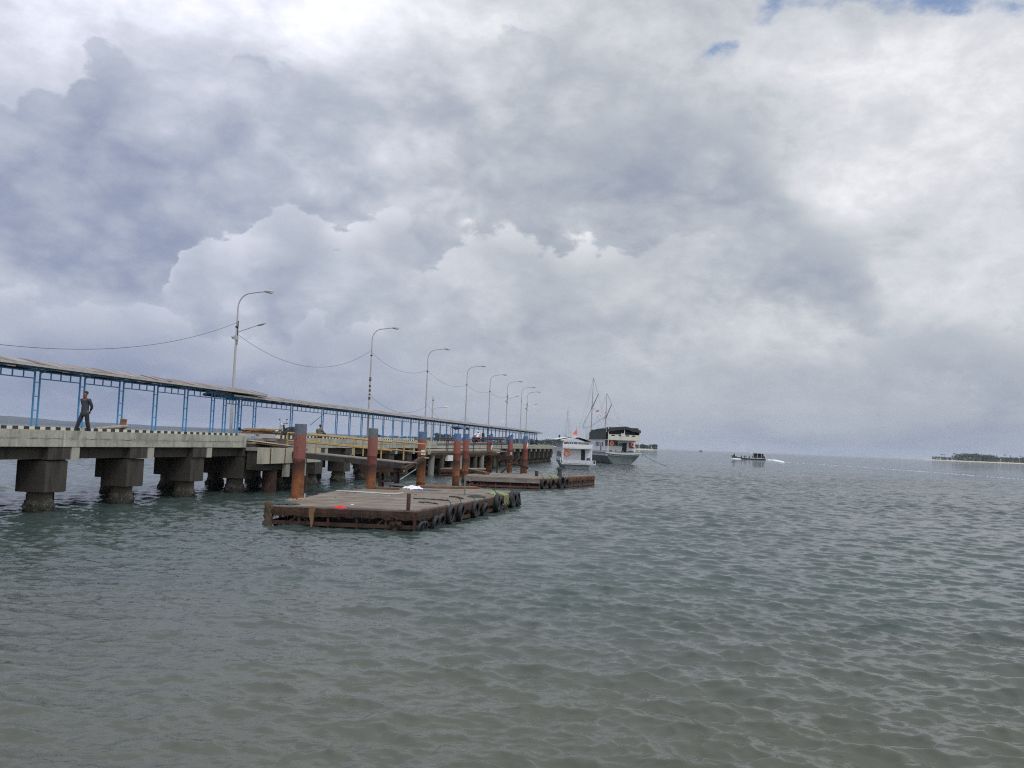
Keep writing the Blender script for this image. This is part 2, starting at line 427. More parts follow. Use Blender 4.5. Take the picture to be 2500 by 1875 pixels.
M = {}
M['fascia'] = concrete('fascia concrete', (.42, .41, .34), .7, joint=2.90)
M['slab'] = concrete('slab concrete', (.26, .25, .22), .5)
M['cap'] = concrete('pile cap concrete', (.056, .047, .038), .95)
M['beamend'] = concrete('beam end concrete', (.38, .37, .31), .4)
M['pile'] = concrete('concrete pile', (.085, .072, .055), .6, wet=.55)
M['landing'] = concrete('landing concrete', (.44, .41, .32), .4)
M['blue'] = paint('blue painted steel', (.065, .28, .55), .5, (.10, .12, .14), .4, 4)
M['roofmat'] = None
M['galv'] = paint('galvanised steel', (.42, .41, .40), .5, (.22, .13, .09), .5, 2.0)
M['lampgrey'] = plain('lamp housing grey', (.40, .42, .40), .4)
M['lens'] = plain('lamp lens', (.55, .57, .52), .25, .1)
M['dark'] = plain('dark steel', (.02, .02, .022), .5)
M['cable'] = plain('black cable', (.02, .02, .02), .6)
M['yellow'] = paint('yellow painted rail', (.42, .28, .10), .5, (.18, .08, .03), .6, 3)
M['railblue'] = paint('dark blue rail', (.02, .045, .09), .5, (.12, .05, .03), .5, 3)
M['railred'] = paint('red brown rail', (.16, .045, .03), .5, (.05, .03, .03), .6, 3)
M['rust'] = rust('rusted steel', (.060, .026, .013), (.020, .012, .009), (.11, .055, .028))
M['rustdark'] = rust('dark crusted steel', (.05, .022, .012), (.02, .012, .009), (.10, .05, .025), 4)
M['rustor'] = rust('orange rust', (.13, .048, .020), (.055, .024, .014), (.22, .11, .05), 2)
M['deckwood'] = wood('weathered deck boards', (.27, .225, .18), .5, (.10, 1, 1), 7, (.15, .105, .075))
M['deckgrey'] = wood('grey deck boards', (.27, .235, .19), .65, (.12, 1, 1), 6, (.14, .10, .075))
M['brownplank'] = wood('brown planks', (.20, .10, .05), .5, (.12, 1, 1), 5)
M['paleplank'] = wood('pale planks', (.52, .47, .39), .65, (1, .12, 1), 5)
M['timber'] = wood('old timber', (.14, .08, .045), .5)
M['bamboo'] = wood('bamboo', (.34, .20, .08), .6, (1, 1, 1), 3)
M['tyre'] = plain('tyre rubber', (.016, .017, .019), .65, .5, 5)
M['rope'] = plain('old rope', (.33, .29, .17), .9, .5, 12)
M['greenrope'] = plain('green rope', (.18, .26, .11), .9, .4, 12)
M['darkrope'] = plain('dark rope', (.03, .028, .025), .9)
M['boatwhite'] = paint('white boat paint', (.72, .72, .72), .45, (.40, .38, .34), .35, 1.2)
M['boatgrey'] = paint('grey boat paint', (.33, .35, .37), .5, (.16, .16, .15), .5, 1.0)
M['boatgrey2'] = paint('green grey hull paint', (.32, .345, .33), .5, (.07, .07, .06), .7, .6)
M['cream'] = paint('cream boat paint', (.62, .58, .49), .5, (.3, .25, .18), .4, 1.0)
M['seagreen'] = paint('pale green gunwale', (.40, .52, .46), .5, (.2, .2, .16), .4, 1.0)
M['interior'] = plain('dark cabin interior', (.012, .013, .016), .6)
M['tarp'] = plain('black tarpaulin', (.018, .020, .026), .55, .4, 2)
M['greentarp'] = plain('dark green tarpaulin', (.055, .070, .058), .7, .5, 1.5)
M['orange'] = plain('orange lifebuoy', (.62, .14, .05), .5, .2)
M['bluebarrel'] = plain('blue plastic', (.03, .10, .24), .4, .2)
M['red'] = plain('red cloth', (.62, .03, .03), .7, .3, 5)
M['white'] = plain('white cloth', (.75, .75, .75), .7, .2, 5)
M['flagred'] = plain('red flag', (.62, .02, .03), .7, .1)
M['flagor'] = plain('orange red flag', (.75, .12, .05), .7, .1)
M['skin'] = plain('brown skin', (.20, .095, .06), .55, .15)
M['hair'] = plain('black hair', (.012, .011, .011), .6, .2)
M['shirt'] = plain('dark grey blue shirt', (.034, .040, .052), .85, .35, 9)
M['trousers'] = plain('black trousers', (.016, .018, .024), .85, .3, 9)
M['khaki'] = plain('khaki jacket', (.12, .12, .085), .85, .35, 9)
M['darkcloth'] = plain('dark cloth', (.022, .025, .035), .85, .3, 9)
M['bluecloth'] = plain('blue cloth', (.05, .08, .16), .85, .3, 9)
M['bluetarp'] = plain('blue tarpaulin', (.06, .10, .18), .6, .4, 3)
M['foam'] = plain('sea foam', (.80, .83, .84), .7, .1, 3)
M['sand'] = plain('beach sand', (.50, .43, .33), .95, .2, .2)
M['black'] = plain('black paint', (.03, .03, .03), .6)
M['yellowwhite'] = plain('cream kerb paint', (.62, .60, .46), .7, .25)
M['greenpost'] = paint('faded green post', (.14, .17, .14), .6, (.1, .08, .06), .5, 5)

def roof_mat():
    m, T, b = mat('weathered corrugated roof'); co = objco(T)
    y = T.xyz(co)[1]
    sheet = T.new('ShaderNodeTexWhiteNoise', noise_dimensions='1D')
    T.put(sheet.inputs['W'], T.m('FLOOR', T.m('DIVIDE', y, .62)))
    n = T.noise(T.scalev(co, (.3, 1, .3)), 2.2, 6, .7)
    f = T.m('ADD', T.m('MULTIPLY', sheet.outputs[0], .55), T.m('MULTIPLY', n, .6))
    c = T.ramp(f, [(0.2, (.09, .06, .055)), (.45, (.20, .15, .135)), (.7, (.28, .24, .225)), (.95, (.34, .33, .33))])
    T.put(b.inputs['Base Color'], c); b.inputs['Roughness'].default_value = .6
    w = T.m('SINE', T.m('MULTIPLY', y, 2*math.pi/.13))
    bump(T, b, w, .7, .02)
    return m
M['roof'] = roof_mat()

# ------------------------------------------------------------------ water
def water_mat():
    m, T, b = mat('sea water')
    pos = T.new('ShaderNodeNewGeometry').outputs['Position']
    flat = T.scalev(pos, (1, 1, 0))
    x, y, z = T.xyz(pos)
    # depth of the shallows: sand shows through near the beach
    big = T.noise(flat, .045, 4, .6)
    yy = T.m('ADD', y, T.m('MULTIPLY', T.m('SUBTRACT', big, .5), 26.0))
    shallow = T.step(yy, 26.0, 6.0)
    mid = T.step(yy, 150.0, 22.0)
    deepc = (.030, .047, .047); midc = (.046, .066, .059); shc = (.076, .078, .057)
    c = T.mix(mid, deepc, midc); c = T.mix(shallow, c, shc)
    T.put(b.inputs['Base Color'], c)
    b.inputs['Roughness'].default_value = .045; b.inputs['IOR'].default_value = 1.333
    s1 = T.scalev(flat, (.55, 1.0, 0))
    rip = T.noise(s1, 9.0, 4, .6, dist=.3)
    rip2 = T.noise(T.scalev(flat, (.45, 1.0, 0)), 2.6, 4, .6, dist=.4)
    chop = T.noise(T.scalev(flat, (.5, 1.0, 0)), .9, 4, .6, dist=.4)
    gust = T.lin(T.noise(flat, .06, 4, .6), .3, .7, .55, 1.25)
    far = T.step(y, 30.0, 130.0)
    h = T.m('ADD', T.m('MULTIPLY', rip, .010), T.m('MULTIPLY', rip2, T.lin(far, 0, 1, .035, .17)))
    h = T.m('ADD', h, T.m('MULTIPLY', chop, T.lin(far, 0, 1, .0, .62)))
    h = T.m('MULTIPLY', h, gust)
    n = T.new('ShaderNodeBump'); n.inputs['Strength'].default_value = 1.0; n.inputs['Distance'].default_value = 1.0
    T.put(n.inputs['Height'], h); T.l.new(n.outputs[0], b.inputs['Normal'])
    return m
def build_water():
    rng = np.random.default_rng(5)
    # radial rings, finer where the picture needs it
    rs = [0.5, 3.0, 5.5]; r = 6.5
    while r < 14000:
        rs.append(r)
        k = .0042 if r < 18 else .0029 if r < 170 else .0029 + .02*min(1, (r-170)/400)
        if r > 600: k = .08
        r *= 1+k
    rs = np.array(rs)
    a = list(np.arange(-37, 37.001, .11)) + list(np.arange(41, 322, 3.0))
    a = np.radians(np.array(a)); nA = len(a)
    Rg, A = np.meshgrid(rs, a, indexing='ij')
    X = Rg*np.sin(A); Y = Rg*np.cos(A)
    dr = np.gradient(rs)[:, None]*np.ones_like(A)
    da = np.gradient(a); da[np.abs(da) > R_(1)] = R_(3)
    sp = np.maximum(dr*.8, Rg*np.abs(da)[None, :])
    Z = np.zeros_like(X); DX = np.zeros_like(X); DY = np.zeros_like(X)
    gust = .97 + .40*np.tanh(X/np.maximum(Y, 5)*3.0) + .20*np.sin(X*.09+Y*.05+1) + .18*np.sin(X*.05-Y*.11+.4) + .12*np.sin(X*.21+Y*.13)
    near = Rg < 500
    N = 120
    lam = np.exp(np.linspace(math.log(2.8), math.log(.14), N))
    for i, L in enumerate(lam):
        th = R_(200) + rng.normal()*R_(24 if L > 1.2 else 36)     # travelling toward the beach, a little to the left
        k = 2*math.pi/L
        slope = .0300*(.30 if L > 2.0 else .65 if L > 1.2 else 1.15 if L > .42 else 1.3)
        amp = slope/k
        att = np.clip(L/(2.2*sp)-1.0, 0, 1)
        idx = np.nonzero(near & (att > 0))
        ph = k*(X[idx]*math.sin(th)+Y[idx]*math.cos(th)) + rng.uniform(0, 6.28)
        w = amp*att[idx]*gust[idx]
        Z[idx] += w*np.cos(ph)
        DX[idx] -= .72*w*math.sin(th)*np.sin(ph); DY[idx] -= .72*w*math.cos(th)*np.sin(ph)
    X += DX; Y += DY
    nR = len(rs)
    V = np.stack([X, Y, Z], -1).reshape(-1, 3).astype(np.float32)
    i, j = np.meshgrid(np.arange(nR-1), np.arange(nA), indexing='ij')
    j2 = (j+1) % nA
    F = np.stack([i*nA+j, (i+1)*nA+j, (i+1)*nA+j2, i*nA+j2], -1).reshape(-1, 4).astype(np.int32)
    me = bpy.data.meshes.new('water')
    me.vertices.add(len(V)); me.vertices.foreach_set('co', V.ravel())
    me.loops.add(F.size); me.loops.foreach_set('vertex_index', F.ravel())
    me.polygons.add(len(F)); me.polygons.foreach_set('loop_start', np.arange(0, F.size, 4, dtype=np.int32))
    me.polygons.foreach_set('use_smooth', np.ones(len(F), dtype=bool))
    me.update(calc_edges=True)
    if me.polygons[0].normal.z < 0: me.flip_normals()
    me.materials.append(water_mat())
    o = bpy.data.objects.new('water', me); COL.objects.link(o); tag(o, kind='structure')
    print('water verts', len(V))
build_water()
# beach under and behind the viewer, running down below the water
g = MB(); ys = [-60, -20, -4, 1.5, 5, 12, 30]; zs = [2.4, 2.1, 1.9, 1.3, -.35, -1.6, -3.0]
g.add([(x, y, z) for y, z in zip(ys, zs) for x in (-400, 400)], [(2*i, 2*i+1, 2*i+3, 2*i+2) for i in range(6)])
tag(g.build('ground', M['sand']), kind='structure')

# ------------------------------------------------------------------ pier frame: local y runs seaward along the pier, local x toward the viewer's side
hz = lambda px: 1099 - .0389*(1714-px)
_v = ray(1650, hz(1650)); PAZ = math.atan2(_v.x, _v.y)
_p = at(125, hz(125), 35.0); P0 = Vector((_p.x, _p.y, 0))
PRZ = -PAZ
PM = Matrix.Translation(P0) @ Matrix.Rotation(PRZ, 4, 'Z'); PMI = PM.inverted()
def t_of(px, w=0.0, py=None):
    """distance along the pier where the line w metres behind the pier face crosses photo column px"""
    a = PMI @ EYE; b = PMI @ (EYE + ray(px, hz(px) if py is None else py)*100)
    d = b-a; return a.y + d.y*((-w-a.x)/d.x)
def PW(t, w, z): return PM @ Vector((-w, t, z))
DECK = 3.25
SLAB = 3.08                                      # walking surface, lower than the face upstand
T0, T1 = -16.0, t_of(1351)
TC = t_of(603)                                   # the face is cut open here for the steps to the first landing
TC2 = t_of(722)
pier = thing('pier', 'long weathered grey concrete pier on square pile caps running out to sea', 'pier', P0, PRZ)
def pbox(name, m, *a, jit=0):
    g = MB(); g.box(*a); return g.build(name, m, pier)
pbox('deck_slab', M['slab'], -7.6, -.15, T0, T1, 2.80, SLAB)
pbox('face_beam', M['fascia'], -.13, 0, T0, TC, 2.59, DECK)
pbox('face_beam', M['fascia'], -.13, -.002, TC2, T1, 2.59, DECK)
pbox('rear_beam', M['fascia'], -7.9, -7.62, T0, T1, 2.59, SLAB)
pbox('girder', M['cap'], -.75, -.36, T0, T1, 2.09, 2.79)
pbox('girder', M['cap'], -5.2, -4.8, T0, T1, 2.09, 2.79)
# checkered kerb
def kerb(t, T1):
    g = MB(); i = 0
    while t < T1:
        if True:
            L = .30; far = t > 60
            g.cur = 0; g.box(-.82, -.64, t, t+L-.004, SLAB, DECK+.115)
            g.cur = 1 if True else 0
            g.box(-.825, -.635, t+L, t+2*L-.004, SLAB, DECK+.118)
        t += .6; i += 1
    g.build('kerb', [M['yellowwhite'], M['black']], pier)
kerb(T0, TC-.1)
kerb(TC2-1.2, T1)
# vertical joint strips down the face
for px in (0, 158, 296, 470, 566): pass
# bents
TCAP = [t_of(x) for x in (125, 318.6, 472, 598)]
SP = (TCAP[3]-TCAP[0])/3
print('cap spacing', [round(t, 2) for t in TCAP], SP, 'pier az', math.degrees(PAZ), 'T1', T1, 'TC', TC, TC2)
def wob(seed, a=.06):
    return lambda t, z: 1 + a*mnoise.noise(Vector((math.cos(t)*1.5+seed, math.sin(t)*1.5, z*2.5)))
cap0 = pile0 = end0 = None
nb = int((T1-TCAP[0])/SP)+1
def bevelbox(x0, x1, y0, y1, z0, z1, name, m, parent, bev=.018):
    bm = bmesh.new(); bmesh.ops.create_cube(bm, size=1)
    for v in bm.verts:
        v.co = Vector(((x0+x1)/2+v.co.x*(x1-x0), (y0+y1)/2+v.co.y*(y1-y0), (z0+z1)/2+v.co.z*(z1-z0)))
    bmesh.ops.bevel(bm, geom=bm.edges[:], offset=bev, segments=2, affect='EDGES')
    me = bpy.data.meshes.new(name); bm.to_mesh(me); bm.free(); me.materials.append(m)
    o = bpy.data.objects.new(name, me); COL.objects.link(o); o.parent = parent; return o
pg = [MB(), MB()]
for k, g in enumerate(pg):
    prof = [(.50, -2.4)]
    z = -2.2
    while z < .84:
        barn = .09*max(0, min(1, (.42-z)/.3))
        prof.append((.47+barn, z)); z += .05
    prof.append((.47, .86))
    n = 40; sd = 3.3+k*7
    g.lathe(prof, n, wob=lambda t, z, sd=sd: 1+(.16 if z < .5 else .02)*mnoise.noise(Vector((math.cos(t)*4+sd, math.sin(t)*4, z*6)))+(.10 if z < .45 else 0)*random.random())
pile_src = []
for i in range(-1, nb+1):
    t = TCAP[0] + i*SP
    if t+1.3 > T1: break
    for r, w in enumerate((.12, 4.3)):
        dx = random.uniform(-.04, .04)
        if cap0 is None:
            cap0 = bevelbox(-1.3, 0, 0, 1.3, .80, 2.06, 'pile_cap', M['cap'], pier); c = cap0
        else: c = cap0.copy(); COL.objects.link(c); c.parent = pier
        c.location = (-w+dx, t, random.uniform(-.03, .03))
        if len(pile_src) < 2: p = pg[len(pile_src)].build('pile', M['pile'], pier); pile_src.append(p)
        else: p = pile_src[random.randrange(2)].copy(); COL.objects.link(p); p.parent = pier
        p.location = (-w-.66, t+.62, 0); p.rotation_euler = (0, 0, random.uniform(0, 6.28))
    if end0 is None:
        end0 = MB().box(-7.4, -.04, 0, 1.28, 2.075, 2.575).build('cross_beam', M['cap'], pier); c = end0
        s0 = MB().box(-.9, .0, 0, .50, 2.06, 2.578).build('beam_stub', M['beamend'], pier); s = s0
    else:
        c = end0.copy(); COL.objects.link(c); c.parent = pier
        s = s0.copy(); COL.objects.link(s); s.parent = pier
    c.location = (0, t+.01, 0); s.location = (-.03, t+1.36, 0)
# ruined seaward end of the pier
g = MB()
for k in range(7):
    a = random.uniform(0, 3); g.box(-3.2+random.uniform(-.5, .5)-k*.2, -.5-random.uniform(0, .6), T1+.02+k*.6, T1+.6+k*.6, 1.6-random.uniform(0, .5), 3.1-.12*k-random.uniform(0, .4))
for k in range(4): g.tube([(-1.2-k*.7, T1+1+k*.8, -1.5), (-1.2-k*.7, T1+1+k*.8, 2.3)], .32, 8)
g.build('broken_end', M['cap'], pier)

# ------------------------------------------------------------------ landings beside the pier
def landing(name, label, ta, tb, wz0, wz1, out, group):
    r = thing(name, label, 'landing', PW(ta, 0, 0), PRZ, group)
    L = tb-ta
    MB().box(out-.26, out, 0, L, wz0, wz1).build('face_beam', M['landing'], r)
    MB().box(.02, out-.262, .9, L, wz1-.2, wz1-.01).build('slab', M['slab'], r)
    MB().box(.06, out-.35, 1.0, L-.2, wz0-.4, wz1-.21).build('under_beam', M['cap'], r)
    return r, L
LOUT = 1.45
ta, tb = t_of(641.5, -LOUT), t_of(786, -LOUT)
print('landing1', ta, tb)
land1, L1 = landing('concrete_landing', 'pale rust-stained concrete landing beside the pier at the head of the yellow gangway', ta, tb, 1.72, 2.62, LOUT, 'concrete landings beside the pier')
for (x, y, rr) in ((.75, 2.6, .42), (.8, L1-1.2, .30)):
    MB().lathe([(rr, -2.2), (rr, 1.31)], 18, c=(x, y, 0)).build('support_pile', M['rustdark'], land1)
for (y0, wd) in ((1.05, .16), (3.0, .12), (6.1, .14)):
    MB().box(LOUT+.001, LOUT+.006, y0, y0+wd, 1.73, 2.60).build('rust_stain', M['rustor'], land1)
for yy in (2.2, 4.6):
    MB().box(LOUT-.3, LOUT-.06, yy+1.2, yy+1.75, .9, 1.71).build('bracket', M['beamend'], land1)
# timber steps and loose boards between deck and landing
def boards():
    g = thing('timber_steps', 'stack of weathered planks stepping down from the pier deck to the landing', 'steps', PW(TC, 0, 0), PRZ)
    W = TC2-TC
    MB().box(-1.5, -.48, .1, W*.62, DECK-.01, DECK+.13).build('plank', M['paleplank'], g)
    MB().box(-.33, -.02, .05, W*.60, 2.98, 3.10).build('plank', M['deckwood'], g)
    MB().box(-.3, .30, .05, W*.9, 2.80, 2.93).build('plank', M['deckwood'], g)
    MB().box(-.5, -.1, W*.45, W*.98, 3.03, 3.15).build('plank', M['timber'], g)
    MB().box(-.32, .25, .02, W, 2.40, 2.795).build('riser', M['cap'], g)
    a = PMI @ onz(618, 1073, 3.02); b = PMI @ at(716, 1091.5, 53.0)
    o = PMI @ PW(TC, 0, 0)
    for k, (dz, dx, m) in enumerate(((0, 0, 'paleplank'), (.02, -.42, 'deckwood'), (.0, -.9, 'paleplank'), (-.14, .12, 'timber'))):
        a2 = Vector((-.05+dx, .1+.15*k, 3.02+dz)); b2 = Vector((1.25+dx*.5, t_of(718, -1.2)-TC-.4*k, 2.72+dz*.3))
        MB().bar(a2, b2, .42, .06).build('plank', M[m], g)
boards()
t2a, t2b = t_of(1052, -LOUT), t_of(1222, -LOUT)
land2, L2 = landing('concrete_landing', 'long pale concrete landing on white columns behind the striped piles', t2a, t2b, 2.05, 2.52, LOUT, 'concrete landings beside the pier')
for k in range(9):
    y = L2*(k+.5)/9
    MB().lathe([(.33, -2), (.33, 2.04)], 14, c=(LOUT-.42, y, 0)).build('column', M['pile'] if k % 3 else M['slab'], land2)
MB().box(LOUT-.30, LOUT+.03, L2*.20, L2*.27, 1.35, 2.03).build('white_panel', M['boatwhite'], land2)

# ------------------------------------------------------------------ covered walkway
CW = 3.9
tp = [t_of(x, CW) for x in (83, 194, 290, 376, 449, 515.6)]
BAY = (tp[-1]-tp[0])/5
print('posts', [round(t, 2) for t in tp], BAY)
HT1, HT2 = 2.75, 2.79
def post_mb(h, gap=.17):
    g = MB(); g.box(-.03, .03, -gap-.03, -gap+.03, 0, h); g.box(-.03, .03, gap-.03, gap+.03, 0, h)
    for k in range(4): g.box(-.025, .025, -gap+.032, gap-.032, .35+k*(h-.5)/3.6, .39+k*(h-.5)/3.6)
    g.box(-.09, .09, -gap-.08, gap+.08, -.001, .03)
    g.bar((0, gap, h-.10), (0, gap+.75, h+.24), .045, .045)       # strut along the eave
    g.box(-.95, .95, -.035, .035, h+.02, h+.07)                    # cross arm
    g.box(-.035, .035, -gap-.35, -gap-.035, h+.10, h+.14)
    g.bar((0, -gap, h+.05), (-.90, -gap, h+.22), .04, .04); g.bar((0, -gap, h+.05), (.90, -gap, h+.22), .04, .04)
    return g
def girder_mb(L, gap=.17):
    g = MB(); y0, y1 = gap+.035, L-gap-.035
    g.box(-.025, .025, y0, y1, -.05, 0); g.box(-.025, .025, y0, y1, -.36, -.31)
    n = 3 if L < 4 else 6
    for k in range(n):
        y = y0+(y1-y0)*(k+1)/(n+1)
        g.box(-.022, .022, y-.022, y+.022, -.309, -.051)
    return g
def roof(parent, t0, t1, z, hw=1.0, rise=.30, seg=.6, hip=(0, 0)):
    """low gable of corrugated sheets, each sheet lying a little differently"""
    g = MB(); n = int((t1-t0)/seg); rnd = random.Random(3)
    for i in range(n):
        y0 = t0+(t1-t0)*i/n; y1 = t0+(t1-t0)*(i+1)/n + .05
        d = rnd.uniform(0, .022); th = .02
        for s in (-1, 1):
            e = rnd.uniform(-.03, .05)
            r0 = rise; 
            ridx = 0
            vs = [(s*(hw+e), y0, z+d-.01), (s*(hw+e), y1, z+d-.01), (0, y1, z+rise+d), (0, y0, z+rise+d)]
            vs += [(x, y, zz+th) for x, y, zz in vs]
            g.add(vs, [(0,1,2,3),(7,6,5,4),(0,4,5,1),(1,5,6,2),(2,6,7,3),(3,7,4,0)])
    g.build('roof', M['roof'], parent)
    b = MB()
    for s in (-1, 1): b.box(s*(hw-.06)-.03, s*(hw-.06)+.03, t0+.02, t1-.02, z-.13, z-.04)
    b.box(-.04, .04, t0+.02, t1-.02, z+rise-.12, z+rise-.04)
    b.build('purlins', M['dark'], parent)
    b = MB()
    for s in (-1, 1): b.box(s*(hw+.03)-.012, s*(hw+.03)+.012, t0, t1, z-.10, z+.005)
    b.build('eave_trim', M['galv'], parent)
sh1 = thing('covered_walkway', 'nearer blue steel walkway shelter with a higher rusty roof, behind the walking man', 'shelter', PW(0, CW, SLAB), PRZ)
firstp = post_mb(HT1).build('post', M['blue'], sh1); firstp.location = (0, tp[0]-BAY, 0)
fg = girder_mb(BAY).build('girder', M['blue'], sh1); fg.location = (0, tp[0]-BAY, HT1)
for k in range(6):
    c = firstp.copy(); COL.objects.link(c); c.location = (0, tp[0]+k*BAY, 0)
    c = fg.copy(); COL.objects.link(c); c.location = (0, tp[0]+(k-2 if k == 0 else k-1)*BAY, HT1)
c = fg.copy(); COL.objects.link(c); c.location = (0, tp[5], HT1)
c = firstp.copy(); COL.objects.link(c); c.location = (0, tp[5]+BAY, 0)
roof(sh1, tp[0]-2.6*BAY, t_of(612, CW), HT1+.20, hw=1.05, rise=.23)
sh2 = thing('covered_walkway', 'farther and longer blue steel walkway shelter running away along the pier behind the piles', 'shelter', PW(0, CW+.25, SLAB), PRZ)
tq = [t_of(x, CW+.25) for x in (545, 583, 618.7, 709, 785)]
te = t_of(1312, CW+.25)
H2 = HT2-.28
qp = None
pos = list(tq)
while pos[-1]+BAY < te-.5: pos.append(pos[-1]+BAY)
print('far posts', len(pos), [round(t, 2) for t in tq])
gcache = {}
for i, t in enumerate(pos):
    if qp is None: qp = post_mb(H2).build('post', M['blue'], sh2); c = qp
    else: c = qp.copy(); COL.objects.link(c)
    c.location = (0, t, 0)
    if i+1 < len(pos):
        L = round(pos[i+1]-t, 2)
        if L not in gcache: gcache[L] = girder_mb(L).build('girder', M['blue'], sh2); c = gcache[L]
        else: c = gcache[L].copy(); COL.objects.link(c)
        c.location = (0, t, H2)
roof(sh2, tq[0]-.9, te, H2+.20, hw=1.05, rise=.24)

# ------------------------------------------------------------------ street lamps
def lamp(name, label, base, h, second=False, pieces=True, lean=0.0, bare=False):
    r = thing(name, label, 'street lamp', base, PRZ, 'street lamps along the pier')
    g = MB()
    g.lathe([(.17, 0), (.17, .04), (.12, .05)], 12)
    zs = [0.05, 3.0, h*.62, h-1.3]; rs = [.105, .095, .075, .05]
    pts = [(0, 0, z) for z in zs]
    if not bare:
        # goose neck curving out over the deck on the viewer's side
        for k in range(1, 7):
            a = k/6*R_(82); pts.append((.95*(1-math.cos(a)), 0, h-1.3+1.05*math.sin(a))); rs.append(.045)
        pts.append((2.0, 0, h-.12)); rs.append(.04)
    g.tube(pts, rs, 10)
    g.build('pole', M['galv'], r)
    if not bare:
        hd = MB(); hd.ball((2.28, 0, h-.12), (.40, .15, .10), 12, 6); hd.build('lamp_head', M['lampgrey'], r)
        MB().ball((2.40, 0, h-.19), (.24, .12, .09), 10, 5).build('lens', M['lens'], r)
    MB().lathe([(.085, 0), (.11, .02), (.11, .10), (.085, .12)], 10, c=(0, 0, h*.74)).build('clamp', M['dark'], r)
    if second:
        z = h*.70
        MB().tube([(.05, 0, z), (.2, 0, z+.15), (1.55, 0, z+.60)], .03, 8).build('lower_arm', M['galv'], r)
        MB().ball((1.85, 0, z+.68), (.36, .13, .08), 12, 6, M=Matrix.Rotation(-.3, 3, 'Y')).build('lamp_head', M['lampgrey'], r)
        MB().box(-.12, .12, -.10, .10, z-.45, z-.15).ball((-.24, 0, z-.25), (.13, .13, .13), 8, 5).build('control_box', M['lampgrey'], r)
        MB().box(.06, .11, -.03, .03, z-.8, z+.9).build('conduit', M['dark'], r)
    return r
LW = CW+.95
lamps = []
lampdef = [  # base column in the photo, head height above horizon px, second arm, label
    (563, 350, True, 'tallest-looking nearest lamp post, with two lamp heads, where the two walkway roofs meet'),
    (897, 272, False, 'grey lamp post with peeling dark bands, second along the pier'),
    (1036, 225, False, 'thin grey lamp post rising just right of the second lamp, above the third rusty pile'),
    (1134, 186, False, 'thin single-arm lamp post above the fourth and fifth piles'),
    (1191, 167, False, 'single-arm lamp post right above the sixth pile'),
    (1234, 152, True, 'double-arm lamp post standing fourth from the seaward end'),
    (1269, 139, False, 'second last single-arm lamp post near the end of the walkway roof'),
    (1283, 128, True, 'last lamp post at the seaward end, with a white lower lamp head'),
]
for k, (px, hp, sec, lb) in enumerate(lampdef):
    w = LW+ (1.6 if k == 0 else 0)
    t = t_of(px, w)
    p = PW(t, w, SLAB)
    d = p.y
    h = hp*d/FPX + (CAM_H-SLAB)
    lamps.append((lamp('street_lamp', lb, p, h, sec), t, w, h))
    if k == 1:
        for f, hh in ((.52, .22), (.545, .1), (.47, .16), (.43, .2), (.40, .1), (.36, .25)):
            MB().lathe([(.112, 0), (.112, hh)], 8, c=(0, 0, h*f)).build('peeling_band', M['timber'], lamps[-1][0])
    print('lamp', k, round(t, 1), round(h, 2))
# broken one on the far side of the deck
t = t_of(1053, LW+2.2); p = PW(t, LW+2.2, SLAB); h = 122*p.y/FPX+.37
lb = lamp('street_lamp', 'darker shorter lamp post missing its top arm, one small white lamp on a low arm', p, h+.5, False, bare=True)
z = h-2.6
MB().tube([(.05, 0, z), (.5, 0, z+.25), (1.5, 0, z+.35)], .025, 6).build('lower_arm', M['galv'], lb)
MB().ball((1.75, 0, z+.4), (.3, .12, .08), 10, 5).build('lamp_head', M['boatwhite'], lb)

# cables slung between the lamp posts
def sag(name, label, a, b, s, r=.018):
    a, b = Vector(a), Vector(b); n = 24
    pts = [a.lerp(b, i/n) - Vector((0, 0, 4*s*(i/n)*(1-i/n))) for i in range(n+1)]
    m = a.copy()
    g = MB(); g.tube([p-m for p in pts], r, 5)
    o = g.build(name, M['cable'], None, m)
    return tag(o, label, 'cable', 'cables slung between the lamp posts')
def lp(k, f): _, t, w, h = lamps[k]; return PW(t, w, SLAB+h*f)
sag('cable', 'black cable running from the nearest lamp post off to the left edge', lp(0, .775), at(-260, 800, 33), 1.3, .012)
sag('cable', 'deeply sagging black cable between the first and second lamp posts', lp(0, .70), lp(1, .79), 2.0, .012)
sag('cable', 'sagging cable between the second and third lamp posts', lp(1, .77), lp(2, .76), 1.0, .012)
sag('cable', 'cable between the third and fourth lamp posts', lp(2, .76), lp(3, .75), .95, .012)
sag('cable', 'thin cable between the fourth and fifth lamp posts', lp(3, .74), lp(4, .74), .5, .012)
sag('cable', 'thin cable between the fifth and sixth lamp posts', lp(4, .74), lp(5, .74), .4, .012)
sag('cable', 'short cable between the two seaward-most lamp posts', lp(6, .74), lp(7, .74), .3, .012)
sag('cable', 'low cable hanging just above the roof between the second and third lamp posts', lp(1, .40), lp(2, .38), 1.2, .012)
sag('cable', 'low cable above the roof between the third and fourth lamp posts', lp(2, .42), lp(3, .34), 1.6, .012)
sag('cable', 'low cable above the roof between the fourth and fifth lamp posts', lp(3, .33), lp(4, .33), 1.0, .012)

